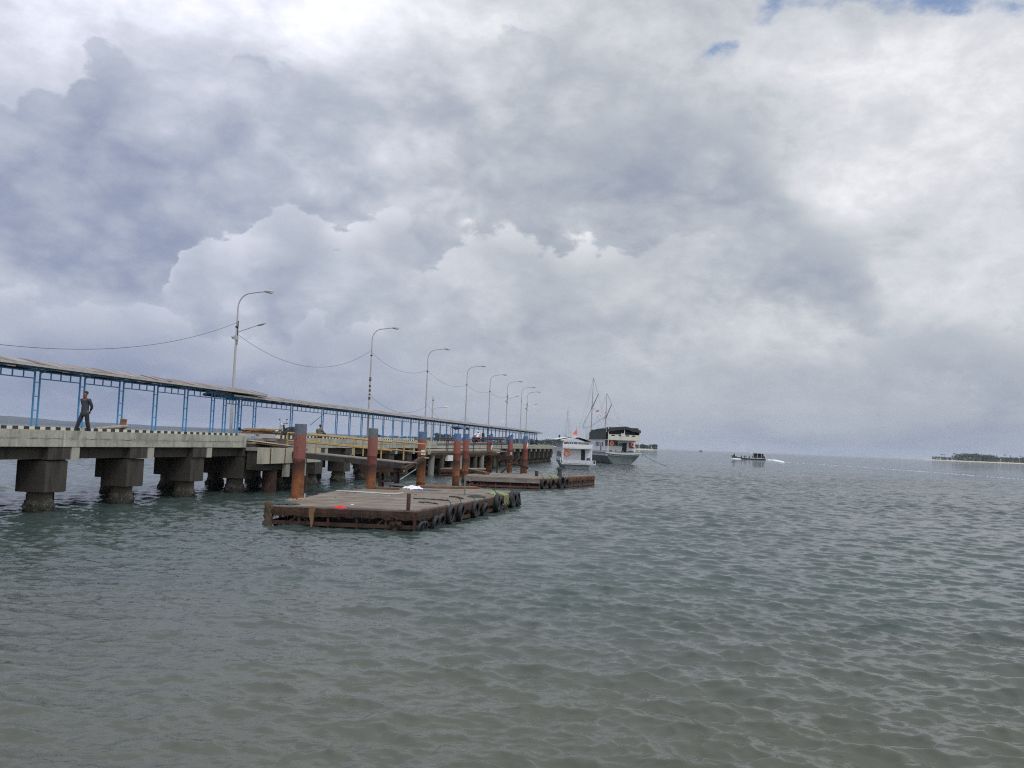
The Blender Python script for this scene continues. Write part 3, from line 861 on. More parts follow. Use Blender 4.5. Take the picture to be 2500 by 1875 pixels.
# ------------------------------------------------------------------ steel mooring piles
piles = [  # px centre, Y, radius, top px y, band, red length, label, blue colour
    (735, 37.2, .250, 1035, .44, 1.55, 'nearest steel pile, grey-blue top over red paint and orange rust, by the raft corner', (.075, .090, .11)),
    (912, 46.6, .255, 1045.7, .47, 1.90, 'second nearest rusty steel pile with a grimy grey top, behind the yellow rails', (.08, .095, .10)),
    (1032.5, 54.6, .265, 1053.7, .48, 1.75, 'red and blue steel pile with a small white sign, third from the left', (.055, .10, .17)),
    (1117.5, 65.5, .265, 1058.5, .50, 1.95, 'left one of the close pair of blue-topped piles behind the near raft', (.055, .11, .22)),
    (1139, 74.0, .265, 1059, .53, 2.10, 'right one of the close pair of piles, dark purple lower half', (.05, .10, .20)),
    (1196.7, 79.0, .265, 1062, .54, 2.0, 'blue-topped pile with a white smear on its right side, standing on the second raft', (.05, .10, .20)),
    (1247, 91.0, .27, 1063.4, .55, 2.3, 'second last steel pile, with a dark cap lump and a white tag', (.05, .10, .20)),
    (1284, 96.0, .27, 1064.6, .60, 2.5, 'last steel pile to the right, with a white paint patch', (.05, .10, .20)),
]
pile_objs = []
for k, (px, Y, r, py, band, red, lb, blue) in enumerate(piles):
    p = at(px, py, Y)
    if k == 0: wbb = 1.0
    o = thing('steel_pile', lb, 'pile', p, 0, 'red and blue steel mooring piles')
    g = MB(); L = p.z+2.5
    g.lathe([(r, -L)]+[(r+d_, z_) for zc in (-4.6, -3.1, -1.45) if zc > -L for d_, z_ in ((0, zc-.03), (.009, zc-.012), (.009, zc+.012), (0, zc+.03))]+[(r, -.01), (r-.012, 0), (r-.03, 0), (r-.035, -.25)], 28)
    m = pile_mat('pile paint', band, red, k+1, blue, (.160, .052, .038) if k < 2 else (.195, .055, .036))
    g.build('shaft', m, o)
    pile_objs.append(o)
    if k == 2:
        MB().box(-.02, .24, -r-.035, -r-.01, -1.42, -1.13).build('sign_plate', M['boatwhite'], o)
        MB().box(.06, .16, -r-.045, -r-.036, -1.36, -1.22).build('sign_mark', M['galv'], o)
    if k == 0:
        MB().tube([(.30, .05, -4.2), (.30, .05, -2.9)], .035, 8).build('guide_pipe', M['galv'], o)
    if k in (5, 7):
        g = MB(); g.v = []
        for j in range(7):
            a0 = R_(-58)+j*R_(5); zz = -.95-.25*math.sin(j*1.3)*.3
            g.ball(((r+.004)*math.cos(a0), (r+.004)*math.sin(a0), zz-.2+.05*j), (.03, .03, .22), 6, 5)
        g.build('paint_smear', M['white'], o)
    if k == 6:
        MB().ball((.12, 0, .04), (.14, .12, .06), 8, 5).build('cap_lump', M['dark'], o)
        MB().box(.02, .20, -r-.03, -r-.006, -1.95, -1.7).build('tag_plate', M['paleplank'], o)
        MB().box(.26, .40, -.1, -.06, -2.9, -2.72).build('tag_plate', M['boatwhite'], o)
    if k == 5: MB().box(.02, .22, -.1, .1, -.02, .10).build('cap_lump', M['dark'], o)

# ------------------------------------------------------------------ floating rafts
DZ = .77
def raft(name, label, poly, front_n, side_n, deckm, group, zd=DZ, crust=True, sidem='rust', frontm='rust'):
    """poly: near-left, near-right, (more right side points), far-right, far-left; world XY"""
    c = Vector((poly[0][0], poly[0][1], 0))
    r = thing(name, label, 'raft', c, 0, group)
    P = [(p[0]-c.x, p[1]-c.y) for p in poly]
    n = len(P)
    cen = (sum(p[0] for p in P)/n, sum(p[1] for p in P)/n)
    ins = lambda p, f: (cen[0]+(p[0]-cen[0])*f, cen[1]+(p[1]-cen[1])*f)
    # deck boards laid across, split into strips with gaps
    g = MB()
    ys = [p[1] for p in P]; y0, y1 = min(ys), max(ys); rnd = random.Random(int(c.x*100))
    def xr(y):
        xs = []
        for i in range(n):
            a, b = P[i], P[(i+1) % n]
            if (a[1]-y)*(b[1]-y) <= 0 and a[1] != b[1]:
                xs.append(a[0]+(b[0]-a[0])*(y-a[1])/(b[1]-a[1]))
        return (min(xs), max(xs)) if len(xs) > 1 else None
    y = y0+.02; bw = .21
    while y+bw < y1-.02:
        A, B = xr(y+.02), xr(y+bw)
        if A and B and A[1]-A[0] > .3:
            e0, e1 = rnd.uniform(-.05, .04), rnd.uniform(-.04, .05); d = rnd.uniform(-.008, .008)
            x0 = max(A[0], B[0])+e0; x1 = min(A[1], B[1])+e1
            g.box(x0, x1, y, y+bw-.018, zd-.06+d, zd+d)
        y += bw
    g.build('deck', deckm, r)
    # edge beams, lower chord, uprights and braces on each side
    for i in range(n):
        a, b = Vector((*P[i], 0)), Vector((*P[(i+1) % n], 0)); L = (b-a).length
        if L < .8: continue
        g = MB(); ng = int(L/.18); up = []
        d = (b-a).normalized(); nn = Vector((d.y, -d.x, 0))
        # crusted top beam: a strip with a ragged lower edge
        secs = []
        for k in range(ng+1):
            q = a+d*(L*k/ng)
            lo = zd-.32-rnd.uniform(0, .10); w = .05+rnd.uniform(0, .05)
            hi = zd-.055
            secs.append([tuple(q+nn*w+Vector((0, 0, hi-rnd.uniform(0, .02)))), tuple(q+nn*(w+.015)+Vector((0, 0, (hi+lo)/2))), tuple(q+nn*w+Vector((0, 0, lo))),
                         tuple(q-nn*.10+Vector((0, 0, lo+.03))), tuple(q-nn*.10+Vector((0, 0, hi)))])
        g.loft(secs, close=True)
        ob = g.build('edge_beam', M[frontm if i == 0 else sidem], r)
        g = MB()
        m0 = a-nn*.02+Vector((0, 0, .13)); m1 = b-nn*.02+Vector((0, 0, .13))
        g.bar(m0, m1, .10, .14)
        k = max(2, int(L/1.05))
        for j in range(k+1):
            q = a+d*(L*j/k)-nn*.03; g.bar(q+Vector((0, 0, -.3)), q+Vector((0, 0, zd-.2)), .11, .09)
        for j in range(0, k, 3):
            if j+1 < k:
                q = a+d*(L*(j+1)/k)-nn*.03; q2 = a+d*(L*(j+1.45)/k)-nn*.03; q3 = a+d*(L*(j+.55)/k)-nn*.03
                g.bar(q+Vector((0, 0, zd-.3)), q2+Vector((0, 0, .05)), .07, .07); g.bar(q+Vector((0, 0, zd-.3)), q3+Vector((0, 0, .05)), .07, .07)
        g.build('truss', M[frontm if i == 0 else sidem], r)
    # flotation tanks inside
    g = MB(); g.prism([ins(p, .86) for p in P], -.4, zd-.12); g.build('tank', M['dark'], r)
    if crust:
        g = MB()
        for i in range(n):
            a, b = Vector((*P[i], 0)), Vector((*P[(i+1) % n], 0)); L = (b-a).length; d = (b-a)/max(L, .01); nn = Vector((d.y, -d.x, 0))
            for k in range(int(L*16)):
                q = a+d*rnd.uniform(0, L)+nn*rnd.uniform(.03, .08); h = rnd.uniform(.05, .26); z = zd-.06-rnd.uniform(0, .28)
                w = rnd.uniform(.02, .05)
                g.add([q+Vector((0, 0, z))-d*w, q+Vector((0, 0, z))+d*w, q+Vector((0, 0, z-h))+nn*.01, q+nn*.03+Vector((0, 0, z-.02))], [(0, 1, 2), (0, 3, 1), (0, 2, 3), (1, 3, 2)])
        tag(g.build('growth', M['rustdark' if sidem == 'rust' else 'rust'], r), kind='stuff')
    return r
q2 = lambda px, py, z=0: onz(px, py, z)[:2]
raft1_poly = [q2(662, 1232, DZ), q2(1012, 1297), q2(1163, 1262), q2(1258, 1235), q2(1113, 1187.5, DZ), q2(945, 1189.5, DZ), q2(822, 1198, DZ)]
rg = 'floating steel rafts'
raft1 = raft('floating_raft', 'nearest rusty raft with a grey board deck, tyres along its right side', raft1_poly, 5, 8, M['deckwood'], rg)
raft2 = raft('floating_raft', 'second raft behind, pale weathered front beam and tyres at its right corner', [q2(1138, 1187.6), q2(1317, 1194.5), q2(1377, 1191), q2(1390, 1160.5, .8), q2(1232, 1153, .8), q2(1143, 1157, .8)], 5, 8, M['deckgrey'], rg, zd=.80, crust=False, sidem='rustor', frontm='rustor')
MB().box(-.02, 5.6, -.10, -.03, .44, .80).build('front_board', wood('pale front board', (.24, .20, .17), .45, (.3, 1, 1), 2.5), raft2)
raft3 = raft('floating_raft', 'orange rusted raft end jutting out on the far right', [q2(1380, 1190.8), q2(1446, 1185), q2(1449, 1183), q2(1408, 1160.4, .86)], 5, 8, M['deckgrey'], rg, zd=.86, sidem='rustor', frontm='rustor')
raft4 = raft('floating_raft', 'low raft half hidden among the piles close to the pier', [q2(1073, 1162), q2(1190, 1163.5), q2(1190, 1142.5, .74), q2(1086, 1141.5, .74)], 5, 8, M['deckgrey'], rg, zd=.74, sidem='rustdark')

# things on and around the near raft
def rz_xy(x, y): return Vector((x, y, DZ+.012))
def heap(name, label, cat, c, rx, ry, h, m, n=60, seed=1, group=None):
    """crumpled pile of cloth or net: a draped noisy dome"""
    g = MB(); N = 22
    vs = []
    for i in range(N+1):
        for j in range(N+1):
            u, v = i/N*2-1, j/N*2-1; rr = math.hypot(u, v)
            e = max(0, 1-rr**2)**.6
            nz = mnoise.noise(Vector((u*3+seed, v*3, seed)))*.6+mnoise.noise(Vector((u*8+seed, v*8, seed)))*.35
            k = 1+.25*mnoise.noise(Vector((math.atan2(v, u)*1.5, seed, 0)))
            vs.append((u*rx*k, v*ry*k, max(-.02, h*e*(.55+.9*nz))))
    fs = [(i*(N+1)+j, (i+1)*(N+1)+j, (i+1)*(N+1)+j+1, i*(N+1)+j+1) for i in range(N) for j in range(N)]
    fs = [f for f in fs if max(math.hypot((k//(N+1))/N*2-1, (k % (N+1))/N*2-1) for k in f) < 1.02]
    g.add(vs, fs, True)
    return tag(g.build(name, m, None, c), label, cat, group)
def wpt(px, py, z=DZ): return onz(px, py, z+.012)
p = wpt(829.5, 1241.5); heap('red_rag', 'crumpled bright red rag on the front edge of the near raft', 'cloth', p+Vector((0, .1, 0)), .24, .16, .16, M['red'], seed=3)
p = wpt(846, 1241); heap('blue_rag', 'small dark blue rag beside the red rag', 'cloth', p+Vector((0, .08, 0)), .12, .09, .07, M['bluecloth'], seed=5)
p = wpt(1008, 1193.5); heap('tarpaulin_heap', 'heap of crumpled white sheeting at the back of the near raft', 'tarpaulin', p, .55, .55, .24, M['white'], seed=8)
p = wpt(1040, 1196.5); heap('net_heap', 'flat blue and grey net spread beside the white sheeting', 'net', p, .8, .35, .05, M['bluecloth'], seed=12)
p = wpt(970, 1190); g = MB(); g.ball((0, 0, .11), (.46, .35, .10), 16, 6).ball((.3, -.1, .09), (.25, .2, .08), 10, 5)
tag(g.build('float_bag', plain('grey blue float', (.06, .07, .08), .6, .3), None, p), 'slumped dark grey bag lying left of the white sheeting', 'bag')
# brown raised planks along the back of the deck
a = wpt(1022, 1190); b = wpt(1172, 1195)
for k, (pa, pb, w_, lb) in enumerate((((1022, 1190), (1165, 1192), .8, 'long brown plank lying across the far end of the near raft'), ((918, 1193), (975, 1195), .6, 'short brown plank by the second pile on the near raft'))):
    a, b = wpt(*pa), wpt(*pb); g = MB(); g.bar((0, 0, .05), b-a+Vector((0, 0, .05)), w_, .09)
    tag(g.build('plank', M['brownplank'], None, a), lb, 'plank')
def pole(name, label, cat, p, h, r, m, topm=None):
    g = MB(); g.lathe([(r, 0), (r, h), (r*.85, h+.01)], 14)
    return tag(g.build(name, m, None, p), label, cat)
pole('bollard', 'short brown rusty post standing on the near raft close to its front right corner', 'post', wpt(996.5, 1246), .62, .075, M['rust'])
g = MB(); g.box(-.035, .035, -.035, .035, 0, .95).box(-.03, .09, -.02, .02, .86, .93).box(.05, .09, -.02, .02, .93, 1.02)
tag(g.build('cleat_post', M['greenpost'], None, wpt(1134, 1208)), 'thin grey-green post with a hooked top on the right side of the near raft', 'post')
# pale L-shaped pipe
g = MB(); a = wpt(822, 1199.5); b = wpt(965, 1208); c = wpt(984, 1204.5)
g.tube([(0, 0, .03), b-a+Vector((0, 0, .03)), c-a+Vector((0, 0, .03))], .028, 8)
tag(g.build('pipe', plain('pale plastic pipe', (.5, .5, .48), .5), None, a), 'long pale plastic pipe with a bend lying across the near raft deck', 'pipe')
rnd = random.Random(4)
for k in range(9):
    px, py = rnd.uniform(800, 1080), rnd.uniform(1200, 1235)
    p = wpt(px, py); g = MB(); g.box(-.06, .06, -.03, .03, 0, .015); g.jitter(.012, k)
    tag(g.build('litter', M['white' if k % 2 else 'bluecloth'], None, p, rz=k), 'small white scrap lying on the near raft deck' if k % 2 else 'small dark blue scrap lying on the near raft deck', 'litter', 'scraps on the near raft')
# ropes over the edges
def rope(label, pts, r, m, cat='rope', seed=0, wig=.02):
    rnd = random.Random(seed); P = [Vector(p) for p in pts]; out = []
    for i in range(len(P)-1):
        for k in range(8):
            q = P[i].lerp(P[i+1], k/8); out.append(q+Vector((rnd.uniform(-wig, wig), rnd.uniform(-wig, wig), rnd.uniform(0, wig))))
    out.append(P[-1]); o = out[0].copy()
    g = MB(); g.tube([q-o for q in out], r, 6)
    return tag(g.build('rope', m, None, o), label, cat)
rope('dark rope across the near raft leading to the big tyre pair', [wpt(1010, 1217.5), wpt(1050, 1219), wpt(1094, 1222.5)], .03, M['darkrope'], seed=1)
rope('dark rope nearer the front leading to the first big tyre', [wpt(1021, 1226.5), wpt(1045, 1227), wpt(1070, 1231)], .028, M['darkrope'], seed=2)
rope('thick dark rope by the single tyre on the right side', [wpt(1098, 1213), wpt(1118, 1215), wpt(1130, 1218)], .045, M['darkrope'], seed=3)
def at_edge(f):  # along the right side of the near raft, f 0 at front corner, 1 at far corner
    A, B, C = [Vector((*p, 0)) for p in raft1_poly[1:4]]
    return A.lerp(B, f*2) if f < .5 else B.lerp(C, f*2-1)
for k in range(6):
    q = at_edge(.80+.012*k); d = Vector((.97, -.23, 0))
    rope('pale yellow-green rope looped over the edge between the tyres, strand %s' % ['at the left', 'second from left', 'third from left', 'third from right', 'second from right', 'at the right'][k],
         [q-d*.9+Vector((0, -.1*k, DZ+.04)), q-d*.2+Vector((0, 0, DZ+.06)), q+d*.13+Vector((0, 0, DZ-.05)), q+d*.14+Vector((0, .05, .3-.05*(k % 3)))], .028, M['greenrope' if k % 2 else 'rope'], seed=20+k)
p = at_edge(.83); heap('rope_heap', 'tangle of yellow-green rope on the raft edge between two tyres', 'rope', p+Vector((-.45, .2, DZ)), .4, 1.1, .16, M['greenrope'], seed=15)
p = at_edge(.62); heap('net_heap', 'dark green net heaped on the right edge of the near raft behind the hooked post', 'net', p+Vector((-.55, .3, DZ)), .45, .9, .14, plain('dark green net', (.03, .045, .035), .9, .6, 12), seed=16)
p = wpt(712, 1223); heap('rag_roll', 'dirty pale cloth roll at the foot of the nearest pile', 'cloth', p, .26, .14, .14, plain('dirty cloth', (.25, .18, .12), .9, .5, 6), seed=17)
p = wpt(735, 1219.5); heap('rag_roll', 'pale knotted cloth right of the nearest pile foot', 'cloth', p+Vector((.15, -.1, 0)), .30, .12, .13, plain('dirty cloth', (.30, .22, .15), .9, .5, 6), seed=18)
p = wpt(700, 1231); heap('net_heap', 'blue-green tangled net on the front left corner of the near raft', 'net', p+Vector((-.1, .1, 0)), .6, .35, .12, plain('teal net', (.035, .06, .065), .9, .6, 12), seed=19)
g = MB(); q = Vector((*q2(764, 1238, DZ), 0))+Vector((0, -.12, 0))
g.loft([[(x+.02*math.sin(z*9), y-.03*z, z) for x, y in ((-.12*s, 0), (-.09*s, -.08), (.10*s, -.07), (.12*s, .0))] for z, s in ((.80, 1.0), (.66, 1.0), (.5, .8), (.32, .6), (.16, .35), (0.04, .2))], close=True)
tag(g.build('hanging_sack', plain('tan sacking', (.19, .11, .055), .9, .5, 6), None, q), 'tan sack hanging over the front edge near the left corner', 'sack')
# crusted corner post of the near raft (part of the raft)
def crusty(prof, sd, amp=.45):
    g = MB(); P = []
    for (r0, z0), (r1, z1) in zip(prof, prof[1:]):
        for k in range(5): P.append((r0+(r1-r0)*k/5, z0+(z1-z0)*k/5))
    P.append(prof[-1])
    return g.lathe(P, 26, wob=lambda t, z: 1+amp*mnoise.noise(Vector((math.cos(t)*2.2+sd, math.sin(t)*2.2, z*7)))+amp*.6*mnoise.noise(Vector((math.cos(t)*6+sd, math.sin(t)*6, z*16))))
g = crusty([(.15, -.5), (.17, -.1), (.13, .3), (.16, .62), (.13, .86), (.06, .92)], 1)
g.build('corner_post', plain('crusted post', (.085, .060, .040), .95, .6, 5), raft1, loc=(-.08, -.08, 0))
g = crusty([(.15, -.4), (.20, 0), (.24, .3), (.20, .5), (.08, .62)], 5, .7)
g.build('corner_crust', M['rustdark'], raft1, loc=(4.75, -.02, 0))

# tyres: hung as fenders
def tyre_src(R=.385, r=.115):
    g = MB(); n = 28; prof = [(R-.15, .06), (R-.12, .085), (R-.04, .09), (R-.005, .07), (R, .03), (R, -.03), (R-.005, -.07), (R-.04, -.09), (R-.12, -.085), (R-.15, -.06), (R-.12, -.035), (R-.10, 0), (R-.12, .035)]
    vs = []
    for i in range(n):
        t = 2*math.pi*i/n
        for (a, w) in prof: vs.append((w, a*math.cos(t), a*math.sin(t)))
    m = len(prof)
    fs = [(i*m+j, ((i+1) % n)*m+j, ((i+1) % n)*m+(j+1) % m, i*m+(j+1) % m) for i in range(n) for j in range(m)]
    g.add(vs, fs, True); return g
tyre0 = None
def tyre(label, p, out, scale=1.0, tilt=0.0, sag_=0.0, group='tyre fenders on the near raft', turn=0.0):
    """p: on the edge; out: outward unit normal"""
    global tyre0
    if tyre0 is None:
        r = empty('tyre'); tyre_src().build('tread', M['tyre'], r)
        g = MB(); g.tube([(0, -.05, .33), (-.12, -.03, .52), (-.25, 0, .60)], .018, 6); g.build('lashing', M['darkrope'], r)
        tyre0 = r
    else: r = copy_tree(tyre0)
    tag(r, label, 'tyre', group)
    r.location = p+out*.16+Vector((0, 0, sag_))
    r.rotation_euler = Euler((0, tilt, math.atan2(out.y, out.x)+turn), 'XYZ'); r.scale = (scale,)*3
    return r
def outn(f): return Vector((.972, -.235, 0)) if f < .5 else Vector((.976, -.22, 0))
tyre_def = [(.015, .80, .10, 'low half-sunk tyre right at the front corner', .25), (.035, .78, .10, 'second low tyre next to the corner one', .2),
            (.115, .95, .16, 'black tyre sagging low, third from the corner', .2), (.155, .95, .20, 'black tyre tucked behind the third', .25),
            (.235, 1.10, .40, 'large upright tyre with a white scuff on its sidewall', .12), (.32, 1.12, .42, 'large tyre just beyond the scuffed one', .12),
            (.455, 1.05, .40, 'single tyre hanging midway along the raft side', .05), (.55, .95, .28, 'worn grey tyre hanging low past the middle', .3),
            (.70, 1.25, .47, 'big thick tyre left of the green ropes', .0), (.735, 1.05, .36, 'tyre overlapped by the big thick one', .1),
            (.90, 1.20, .46, 'tyre right of the green ropes near the far corner', .0), (.925, 1.1, .40, 'tyre overlapped near the far corner', .1),
            (.985, 1.15, .42, 'last tyre on the far right corner', -.05), (1.0, 1.0, .38, 'tyre wrapped around the far corner', -.3)]
for k, (f, s, z, lb, tl) in enumerate(tyre_def):
    q = at_edge(f); tyre(lb+' of the near raft', q, outn(f), s*.9, tl, z, turn=(k*37 % 11-5)*.02)
e2 = [Vector((*q2(1317, 1194.5), 0)), Vector((*q2(1377, 1191), 0))]
for k, (f, s, z, lb) in enumerate(((.10, 1.1, .38, 'leftmost tyre at the corner of the second raft'), (.42, 1.1, .38, 'second tyre on the corner of the second raft'),
                                   (.80, 1.35, .45, 'big tyre under the net-covered bollard of the second raft'), (1.0, 1.1, .40, 'rightmost tyre beside the bollard of the second raft'))):
    tyre(lb, e2[0].lerp(e2[1], f), Vector((.87, -.49, 0)), s, .05, z, 'tyre fenders on the second raft')
p = Vector((*q2(1366, 1163.5, .80), .80)); g = MB(); g.lathe([(.18, 0), (.20, .3), (.14, .5), (.26, .62), (.20, .75)], 12, wob=wob(2, .3)); g.bar((0, 0, .6), (.45, 0, .7), .12, .1)
tag(g.build('bollard', plain('netted bollard', (.06, .07, .07), .9, .6, 8), None, p), 'dark bollard wrapped in old net on the second raft', 'bollard')
heap('net_heap', 'pale green net trailing from the bollard on the second raft', 'net', Vector((*q2(1350, 1164, .80), .80)), .45, .6, .2, M['greenrope'], seed=31)
pole('bollard', 'stubby brown post on the second raft by its front right corner', 'post', Vector((*q2(1310, 1162.5, .80), .81)), .42, .14, M['rustdark'])
a, b = onz(1150, 1152, .85), onz(1188, 1157.5, .85)
g = MB(); g.bar((0, 0, .14), b-a+Vector((0, 0, .05)), .5, .22)
tag(g.build('timber_baulk', M['timber'], None, a), 'thick dark timber lying between the piles on the second raft', 'timber')

# ------------------------------------------------------------------ gangways
def rail(parent, pts_top, h, m, r=.035, mids=(.5,), posts=None, names='handrail'):
    a, b = Vector(pts_top[0]), Vector(pts_top[1])
    MB().tube([a, b], r, 8).build('top_rail', m, parent)
    for f in mids:
        MB().tube([a-Vector((0, 0, h*f)), b-Vector((0, 0, h*f))], r*.95, 8).build('mid_rail', m, parent)
    for f in posts:
        q = a.lerp(b, f)
        MB().tube([q, q-Vector((0, 0, h))], r, 8).build('rail_post', m, parent)
A = at(692, 1099, 54.0); B = at(985, 1129, 50.3)
gang = thing('gangway', 'sloping timber gangway with yellow pipe rails leading off the landing', 'gangway', A)
D = B-A; dn = D.normalized(); back = Vector((-dn.y, dn.x, 0)).normalized()
if back.y < 0: back = -back
WG = 1.5
g = MB(); n = 26
for k in range(n):
    q = D*(k/n)+back*WG/2; q2 = D*((k+.9)/n)+back*WG/2
    g.bar(q+Vector((0, 0, -.03)), q2+Vector((0, 0, -.03)), WG, .05)
g.build('tread_boards', M['deckgrey'], gang)
for s in (0.04, WG-.04):
    MB().bar(back*s+Vector((0, 0, -.21)), D+back*s+Vector((0, 0, -.21)), .10, .30).build('side_beam', wood('blackened beam', (.06, .055, .05), .4, (1, 1, 1), 3), gang)
Z1 = Vector((0, 0, 1.08))
rail(gang, (D*.03+Z1, D*.905+Z1), 1.04, M['yellow'], .045, (.46,), (0, .29, .655, .905))
# rails end short of the seaward end with a closed loop on the far side
rail(gang, (D*.05+Z1+back*WG, D*1.06+Z1+back*WG), 1.04, M['yellow'], .045, (.46,), (0, .5, .83))
MB().tube([D*1.06+Z1+back*WG, D*1.06+Z1*.55+back*WG], .045, 8).build('rail_post', M['yellow'], gang)
MB().box(-.35, .05, -.3, .3, .08, .55).build('hinge_block', plain('grey hinge block', (.10, .10, .11), .7), gang, loc=(0, .3, 0))
# trestle under the end of the gangway
tr = thing('trestle', 'rusty braced steel trestle under the seaward end of the yellow gangway', 'trestle', B+Vector((-.9, .4, -B.z)))
g = MB()
for (x, y) in ((-.45, 0), (.45, 0), (-.45, 1.2), (.45, 1.2)): g.bar((x, y, -1.5), (x, y, 1.75), .14, .14)
g.build('leg', M['rustdark'], tr)
g = MB()
for z0, z1, s in ((.2, .95, 1), (.95, 1.6, -1)):
    g.bar((-.45*s, -.05, z0), (.45*s, -.05, z1), .06, .06)
g.bar((-.5, -.05, 1.0), (.5, -.05, 1.0), .08, .08); g.build('brace', M['rust'], tr)
g = MB(); g.box(-1.6, .8, -.15, 1.3, 1.5, 1.83); g.jitter(.06, 2); g.build('head_beam', M['rustdark'], tr)
for k in range(5): MB().tube([(-1.2+k*.4, -.2, 1.5), (-1.25+k*.42, -.22, 1.2-.1*(k % 2))], .05, 6).build('rust_lug', M['rustdark'], tr)
a = at(984, 1146, 49.8); b = at(1034, 1118, 53.9)
g = MB(); g.bar((0, 0, 0), b-a, .26, .22)
st = tag(empty('strut_beam', a), 'sloping rusty box beam bracing the third pile to the trestle', 'beam')
g.build('box_beam', M['rust'], st)
MB().bar((.05, -.14, -.09), b-a+Vector((.05, -.14, -.09)), .05, .08).build('yellow_edge', M['yellow'], st)
MB().torus(b-a, .31, .04, 'Z', 16, 6).build('collar', M['yellow'], st)
MB().tube([(-.1, -.2, -.55), (b-a)*.9+Vector((-.3, -.2, -.62))], .035, 6).build('rod', M['galv'], st)

# second gangway: dark rails between piles three and six
A2 = at(1052, 1102, 80.5); B2 = at(1212, 1101.5, 76.5); D2 = B2-A2
g2 = thing('gangway', 'level gangway with dark blue and red pipe rails behind the pile row', 'gangway', A2)
b2 = Vector((-D2.y, D2.x, 0)).normalized(); 
MB().bar(b2*.8, D2+b2*.8, 1.6, .10).build('tread_boards', M['deckgrey'], g2)
MB().bar(Vector((0, 0, -.22)), D2+Vector((0, 0, -.22)), .1, .26).build('side_beam', M['timber'], g2)
Z2 = Vector((0, 0, 1.22))
rail(g2, (D2*-.05+Z2+b2*1.5, D2*1.04+Z2+b2*1.5), 1.2, M['railred'], .04, (.42,), (.12, .9))
rail(g2, (D2*.12+Z2*.84, D2*1.10+Z2*.84), 1.0, M['railblue'], .04, (), (.15, .55, 1.08))
g = MB(); a0 = D2*.12+Z2*.84; a1 = D2*1.14+Z2*.84; dd = Vector((0, 0, .45))
for e, s in ((a0, -1), (a1, 1)):
    dn2 = D2.normalized()*s
    pts = [e+dn2*.22*math.sin(t)+Vector((0, 0, -.225+.225*math.cos(t))) for t in [math.pi*k/6 for k in range(7)]]
    g.tube(pts, .04, 8)
g.build('rail_bend', M['railblue'], g2)
MB().tube([a0-dd, a1-dd], .04, 8).build('mid_rail', M['railblue'], g2)
tr2 = thing('trestle', 'dark rusty trestle at the seaward end of the level gangway, right of pile six', 'trestle', Vector((B2.x+.2, B2.y+.6, 0)))
g = MB()
for x in (-.1, .9, 2.0): g.bar((x, 0, -1), (x, 0, 2.3), .13, .13); g.bar((x, 1, -1), (x, 1, 2.3), .13, .13)
g.build('leg', M['rustdark'], tr2)
g = MB(); g.bar((0, -.05, .6), (1.8, -.05, 2.1), .12, .12); g.bar((0, -.05, 2.1), (2.6, -.05, 1.3), .12, .12); g.box(-.3, 1.2, -.2, 1.2, 1.95, 2.35); g.jitter(.04, 3)
g.build('brace', M['rust'], tr2)

# ------------------------------------------------------------------ people
def skin(name, m, parent, joints, links, root, sub=1):
    names = list(joints); me = bpy.data.meshes.new(name)
    me.from_pydata([joints[n][:3] for n in names], [(names.index(a), names.index(b)) for a, b in links], [])
    me.materials.append(m)
    o = bpy.data.objects.new(name, me); COL.objects.link(o); o.parent = parent
    md = o.modifiers.new('Skin', 'SKIN'); md.use_smooth_shade = True
    for i, n in enumerate(names):
        r = joints[n][3]; r = r if isinstance(r, tuple) else (r, r)
        me.skin_vertices[0].data[i].radius = r
        me.skin_vertices[0].data[i].use_root = (n == root)
    s = o.modifiers.new('Subsurf', 'SUBSURF'); s.levels = sub; s.render_levels = sub
    return o
POSES = {
 'walk': dict(hip=(0, 0, .92), chest=(0, .01, 1.30), neck=(0, 0, 1.47), head=(0, -.03, 1.60),
    shL=(.18, .01, 1.40), elL=(.22, .13, 1.12), haL=(.08, .20, .95), shR=(-.18, .01, 1.40), elR=(-.21, .14, 1.12), haR=(-.04, .21, .95),
    hpL=(.10, 0, .90), knL=(.12, .04, .50), anL=(.15, .16, .09), hpR=(-.10, 0, .90), knR=(-.14, -.12, .52), anR=(-.21, -.22, .08)),
 'stand': dict(hip=(0, 0, .92), chest=(0, .0, 1.28), neck=(0, 0, 1.47), head=(0, -.02, 1.60),
    shL=(.19, 0, 1.40), elL=(.25, .02, 1.12), haL=(.22, -.10, .90), shR=(-.19, 0, 1.40), elR=(-.24, .02, 1.12), haR=(-.20, -.12, .92),
    hpL=(.10, 0, .90), knL=(.11, -.02, .50), anL=(.12, .02, .08), hpR=(-.10, 0, .90), knR=(-.11, -.03, .50), anR=(-.12, 0, .08)),
 'sit': dict(hip=(0, 0, .14), chest=(0, -.08, .50), neck=(0, -.13, .68), head=(0, -.18, .80),
    shL=(.19, -.08, .61), elL=(.27, -.22, .38), haL=(.12, -.42, .40), shR=(-.19, -.08, .61), elR=(-.27, -.22, .38), haR=(-.10, -.42, .42),
    hpL=(.11, 0, .13), knL=(.22, -.38, .42), anL=(.20, -.50, .08), hpR=(-.11, 0, .13), knR=(-.22, -.38, .42), anR=(-.20, -.50, .08)),
 'ride': dict(hip=(0, 0, .80), chest=(0, -.10, 1.14), neck=(0, -.14, 1.32), head=(0, -.18, 1.44),
    shL=(.19, -.12, 1.25), elL=(.28, -.34, 1.08), haL=(.27, -.58, 1.04), shR=(-.19, -.12, 1.25), elR=(-.28, -.34, 1.08), haR=(-.27, -.58, 1.04),
    hpL=(.10, 0, .78), knL=(.20, -.38, .70), anL=(.18, -.30, .30), hpR=(-.10, 0, .78), knR=(-.20, -.38, .70), anR=(-.18, -.30, .30)),
}
